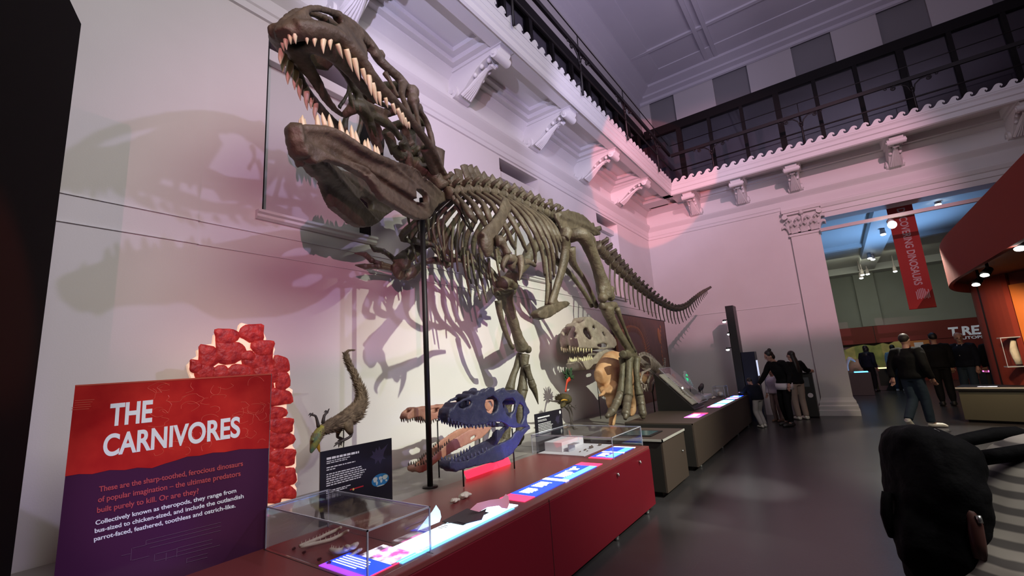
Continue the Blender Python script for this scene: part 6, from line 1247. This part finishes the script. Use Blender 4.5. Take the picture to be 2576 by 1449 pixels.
    if hairstyle == 'cap': mb.tube([H+up*.10*s+lk*.05*s, H+up*.085*s+lk*.17*s], [.07*q, .05*q], 12, flat=(up, .2))
    mb.build('hair' if hairstyle not in ('hood', 'cap') else hairstyle, hair, r)
    eb = MB()
    for k in (-1, 1): eb.ball(H+lk*.083*s+up*.025*s+lr*k*.031*s, .0105*q, 8, 6)
    eb.build('eyes', 'eye', r)
    if extras: extras(r, P, W, s, f, rt)
    return r
def white_hem(r, P, W, s, f, rt):
    MB().tube([P['pel']-V((0, 0, .13*s)), P['pel']+V((0, 0, .01*s))], [.205*s, .203*s], 18, flat=(f, .80)).build('white_shirt_hem', 'whitecloth', r)
person('woman in black jacket with white shirt hem leaning over the child at the counter', (-1.06, 11.56), (-.72, -.69), 1.68,
    dict(che=(.0, .08, 1.28), nec=(.01, .15, 1.43), hea=(.01, .24, 1.56), sR=(.17, .13, 1.39), sL=(-.19, .10, 1.40), eR=(.30, .22, 1.13), wR=(.34, .38, .93), eL=(-.26, .02, 1.14), wL=(-.28, .10, .93), look=(.25, .8, -.45), hR=(.09, 0, .92), aR=(.13, -.04, .09), kR=(.13, .03, .5), aL=(-.14, .08, .09), kL=(-.12, .08, .5)),
    'jacketblack', 'legblack', 'bootblack', 'hairdark', hairstyle='bun', extras=white_hem)
person('girl with long dark hair and beige trousers standing behind the leaning woman', (-.90, 12.62), (-.6, .8), 1.58,
    dict(che=(0, .02, 1.29), eR=(.33, .03, 1.24), wR=(.49, .12, 1.22), hRd=(.9, .1, -.25), look=(-.4, .8, -.1)), 'jacketblack', 'beige', 'sneaker', 'hairdark', hairstyle='long', loose=1.12)
person('small child in navy jacket and pale trousers leaning on the end of the dark counter', (-1.58, 11.30), (-.75, .66), 1.12,
    dict(che=(0, .10, 1.24), nec=(0, .17, 1.38), hea=(0, .25, 1.50), sR=(.17, .15, 1.34), sL=(-.17, .15, 1.34), eR=(.22, .34, 1.18), eL=(-.22, .34, 1.18), wR=(.16, .55, 1.16), wL=(-.16, .55, 1.16), look=(0, .8, -.5), kR=(.12, .16, .5), kL=(-.12, .05, .5), aL=(-.12, -.14, .09)), 'jacketnavy', 'paletrouser', 'sneaker', 'hairdark', loose=1.25)
person('child in white top and beige trousers half hidden between the woman and the counter', (-1.34, 12.25), (-.5, -.85), 1.22, dict(look=(-.3, .8, -.4)), 'whitecloth', 'beige', 'brownshoe', 'hairdark', loose=1.15)
person('man in black jacket and jeans with white sneakers walking through the opening', (1.08, 11.55), (.55, .83), 1.76,
    dict(eR=(.27, -.06, 1.14), wR=(.28, .06, .90), eL=(-.28, -.06, 1.14), wL=(-.26, -.12, .92), kR=(.08, .10, .51), aR=(.08, .12, .09), kL=(-.07, -.0, .50), aL=(-.07, -.26, .17), tL=(-.07, -.14, .06), tR=(.6, .4, .08), look=(.1, 1, -.05)), 'jacketblack', 'jeans', 'sneaker', 'hairgrey', loose=1.2)
person('man in dark cap and black coat standing with his back turned beyond the opening', (2.02, 15.5), (-.1, 1), 1.80, dict(), 'jacketblack', 'legblack', 'bootblack', 'hairdark', hairstyle='cap', loose=1.2)
def lanyard(r, P, W, s, f, rt):
    c = P['che']+f*.15*s; MB().tube([P['nec']+f*.06*s+rt*.05*s, c+rt*.02*s, c-V((0, 0, .12*s))], .010, 6).tube([P['nec']+f*.06*s-rt*.05*s, c-rt*.02*s, c-V((0, 0, .12*s))], .010, 6).build('white_lanyard', 'whitecloth', r)
person('bald man in dark jacket with white lanyard looking left beyond the opening', (2.56, 15.9), (-.55, -.83), 1.76, dict(look=(-.5, .8, -.25)), 'jacketnavy', 'jeans', 'sneaker', 'skin', extras=lanyard, loose=1.2)
person('dark-clad person just left of the red kiosk wall', (3.2, 16.3), (.2, 1), 1.70, dict(), 'jacketblack', 'jeans', 'bootblack', 'hairdark', hairstyle='hood', loose=1.25)
person('hooded person in black far away before the yellow mural', (.82, 20.5), (.6, .8), 1.62, dict(), 'jacketnavy', 'legblack', 'bootblack', 'hairdark', hairstyle='hood', loose=1.15)
person('child in pale blue top far away before the yellow mural', (1.56, 20.4), (.1, 1), 1.58, dict(), 'paleblue', 'jeans', 'sneaker', 'hairdark')
# black bin by the pilaster
bi = root('litter_bin', 'tall black litter bin with a grey panel beside the pilaster', 'litter bin', (-.72, 13.15, 0))
MB().box(-.94, 12.95, .02, -.58, 13.32, 1.02).build('body', 'bootblack', bi, False, bevel=.012); MB().box(-.88, 12.945, .72, -.66, 12.951, .94).build('panel', mat('grey_panel', (.09, .10, .11), .5), bi, False); MB().tube([(-.68, 12.951, .52), (-.68, 12.944, .52)], .055, 14).build('sticker', 'whitecloth', bi, False); MB().box(-.95, 12.94, 1.02, -.57, 13.33, 1.05).build('lid', 'black', bi, False, bevel=.008)

# ---- visitor with the big black backpack, close to the camera
M['pack'] = mat('black_backpack_nylon', (.0014, .0014, .002), .8, col2=(.003, .003, .004), scale=9, bump=.6, bscale=14, spec=.12); M['grime'] = mat('dark_red_tab', (.06, .016, .012), .6)
M['stripe'] = bpy.data.materials.new('striped_shirt'); M['stripe'].use_nodes = True
N = M['stripe'].node_tree; Bs = N.nodes['Principled BSDF']; tcn = N.nodes.new('ShaderNodeTexCoord'); wv = N.nodes.new('ShaderNodeTexWave'); wv.bands_direction = 'Z'; wv.inputs['Scale'].default_value = 9; wv.inputs['Distortion'].default_value = 1.2; rp = N.nodes.new('ShaderNodeValToRGB'); rp.color_ramp.elements[0].color = (.10, .09, .085, 1); rp.color_ramp.elements[1].color = (.36, .33, .29, 1); rp.color_ramp.elements[0].position = .3; rp.color_ramp.elements[1].position = .6
N.links.new(tcn.outputs['Object'], wv.inputs['Vector']); N.links.new(wv.outputs['Fac'], rp.inputs[0]); N.links.new(rp.outputs[0], Bs.inputs['Base Color']); Bs.inputs['Roughness'].default_value = .8
bx, by = .27, 1.74
pr = person('person in striped shirt wearing a big black backpack, close by at the right edge', (bx, by), (.75, .66), 1.60, dict(wai=(0, .07, 1.05), che=(0, .24, 1.20), nec=(0, .42, 1.26), hea=(0, .55, 1.27), sR=(.19, .34, 1.24), sL=(-.19, .34, 1.24), eR=(.27, .36, .98), eL=(-.25, .45, 1.0), wL=(-.20, .60, .85), wR=(.20, .56, .85), look=(0, .8, -.6)), 'stripe', 'beige', 'sneaker', 'hairdark', hairstyle='bun', loose=1.15)
bk = root('backpack', 'big bulging black backpack worn by the person at the right edge', 'backpack', (.175, 1.80, 1.07))
f = V((.75, .66, 0)).normalized(); rt = V((f.y, -f.x, 0)); cpk = V((.175, 1.80, 1.07))
mb = MB(); mb.tube([cpk+V((0, 0, -.25)), cpk+V((0, 0, -.18))-f*.03, cpk-f*.035, cpk+V((0, 0, .14))-f*.02, cpk+V((0, 0, .20))+f*.01, cpk+V((0, 0, .215))+f*.02], [.07, .115, .13, .13, .11, .05], 18, k=3, flat=(f, .66))
mb.tube([cpk-f*.06+V((0, 0, -.16)), cpk-f*.08+V((0, 0, -.06)), cpk-f*.06+V((0, 0, .04))], [.06, .08, .06], 14, k=3); mb.remesh(.012, 2).jit(.016, 9).jit(.006, 26); mb.build('pack_body', 'pack', bk)
MB().tube([cpk+V((0, 0, .19))-f*.02-rt*.01, cpk+V((0, 0, .232))-f*.02+rt*.01, cpk+V((0, 0, .232))-f*.02+rt*.05, cpk+V((0, 0, .185))-f*.02+rt*.07], .006, 8, k=4).build('carry_handle', mat('grey_webbing', (.16, .15, .16), .7), bk)
mb = MB(); mb.tube([cpk-f*.12+V((0, 0, .06))-rt*.05, cpk-f*.135+V((0, 0, .0))-rt*.05, cpk-f*.13+V((0, 0, -.06))-rt*.05], [.012, .015, .011], 8, k=2); mb.build('side_strap', 'pack', bk)
mb = MB(); mb.tube([cpk-f*.06+rt*.115+V((0, 0, .06)), cpk-f*.06+rt*.125+V((0, 0, .02)), cpk-f*.06+rt*.12+V((0, 0, -.06))], [.010, .016, .014], 8, k=2); mb.build('zip_tab', 'grime', bk); MB().tube([cpk-f*.06+rt*.138+V((0, 0, .045)), cpk-f*.06+rt*.140+V((0, 0, .028))], .006, 8).build('zip_pull', 'steel', bk)
for s_ in (-1, 1): MB().tube([cpk+V((0, 0, .16))+f*.06+rt*.07*s_, V((bx, by, 1.27))+f*.26+rt*.11*s_, V((bx, by, 1.15))+f*.36+rt*.13*s_, V((bx, by, .98))+f*.16+rt*.15*s_, cpk+V((0, 0, -.18))+f*.08+rt*.13*s_], .020, 8, k=4).build('shoulder_strap', 'pack', bk)
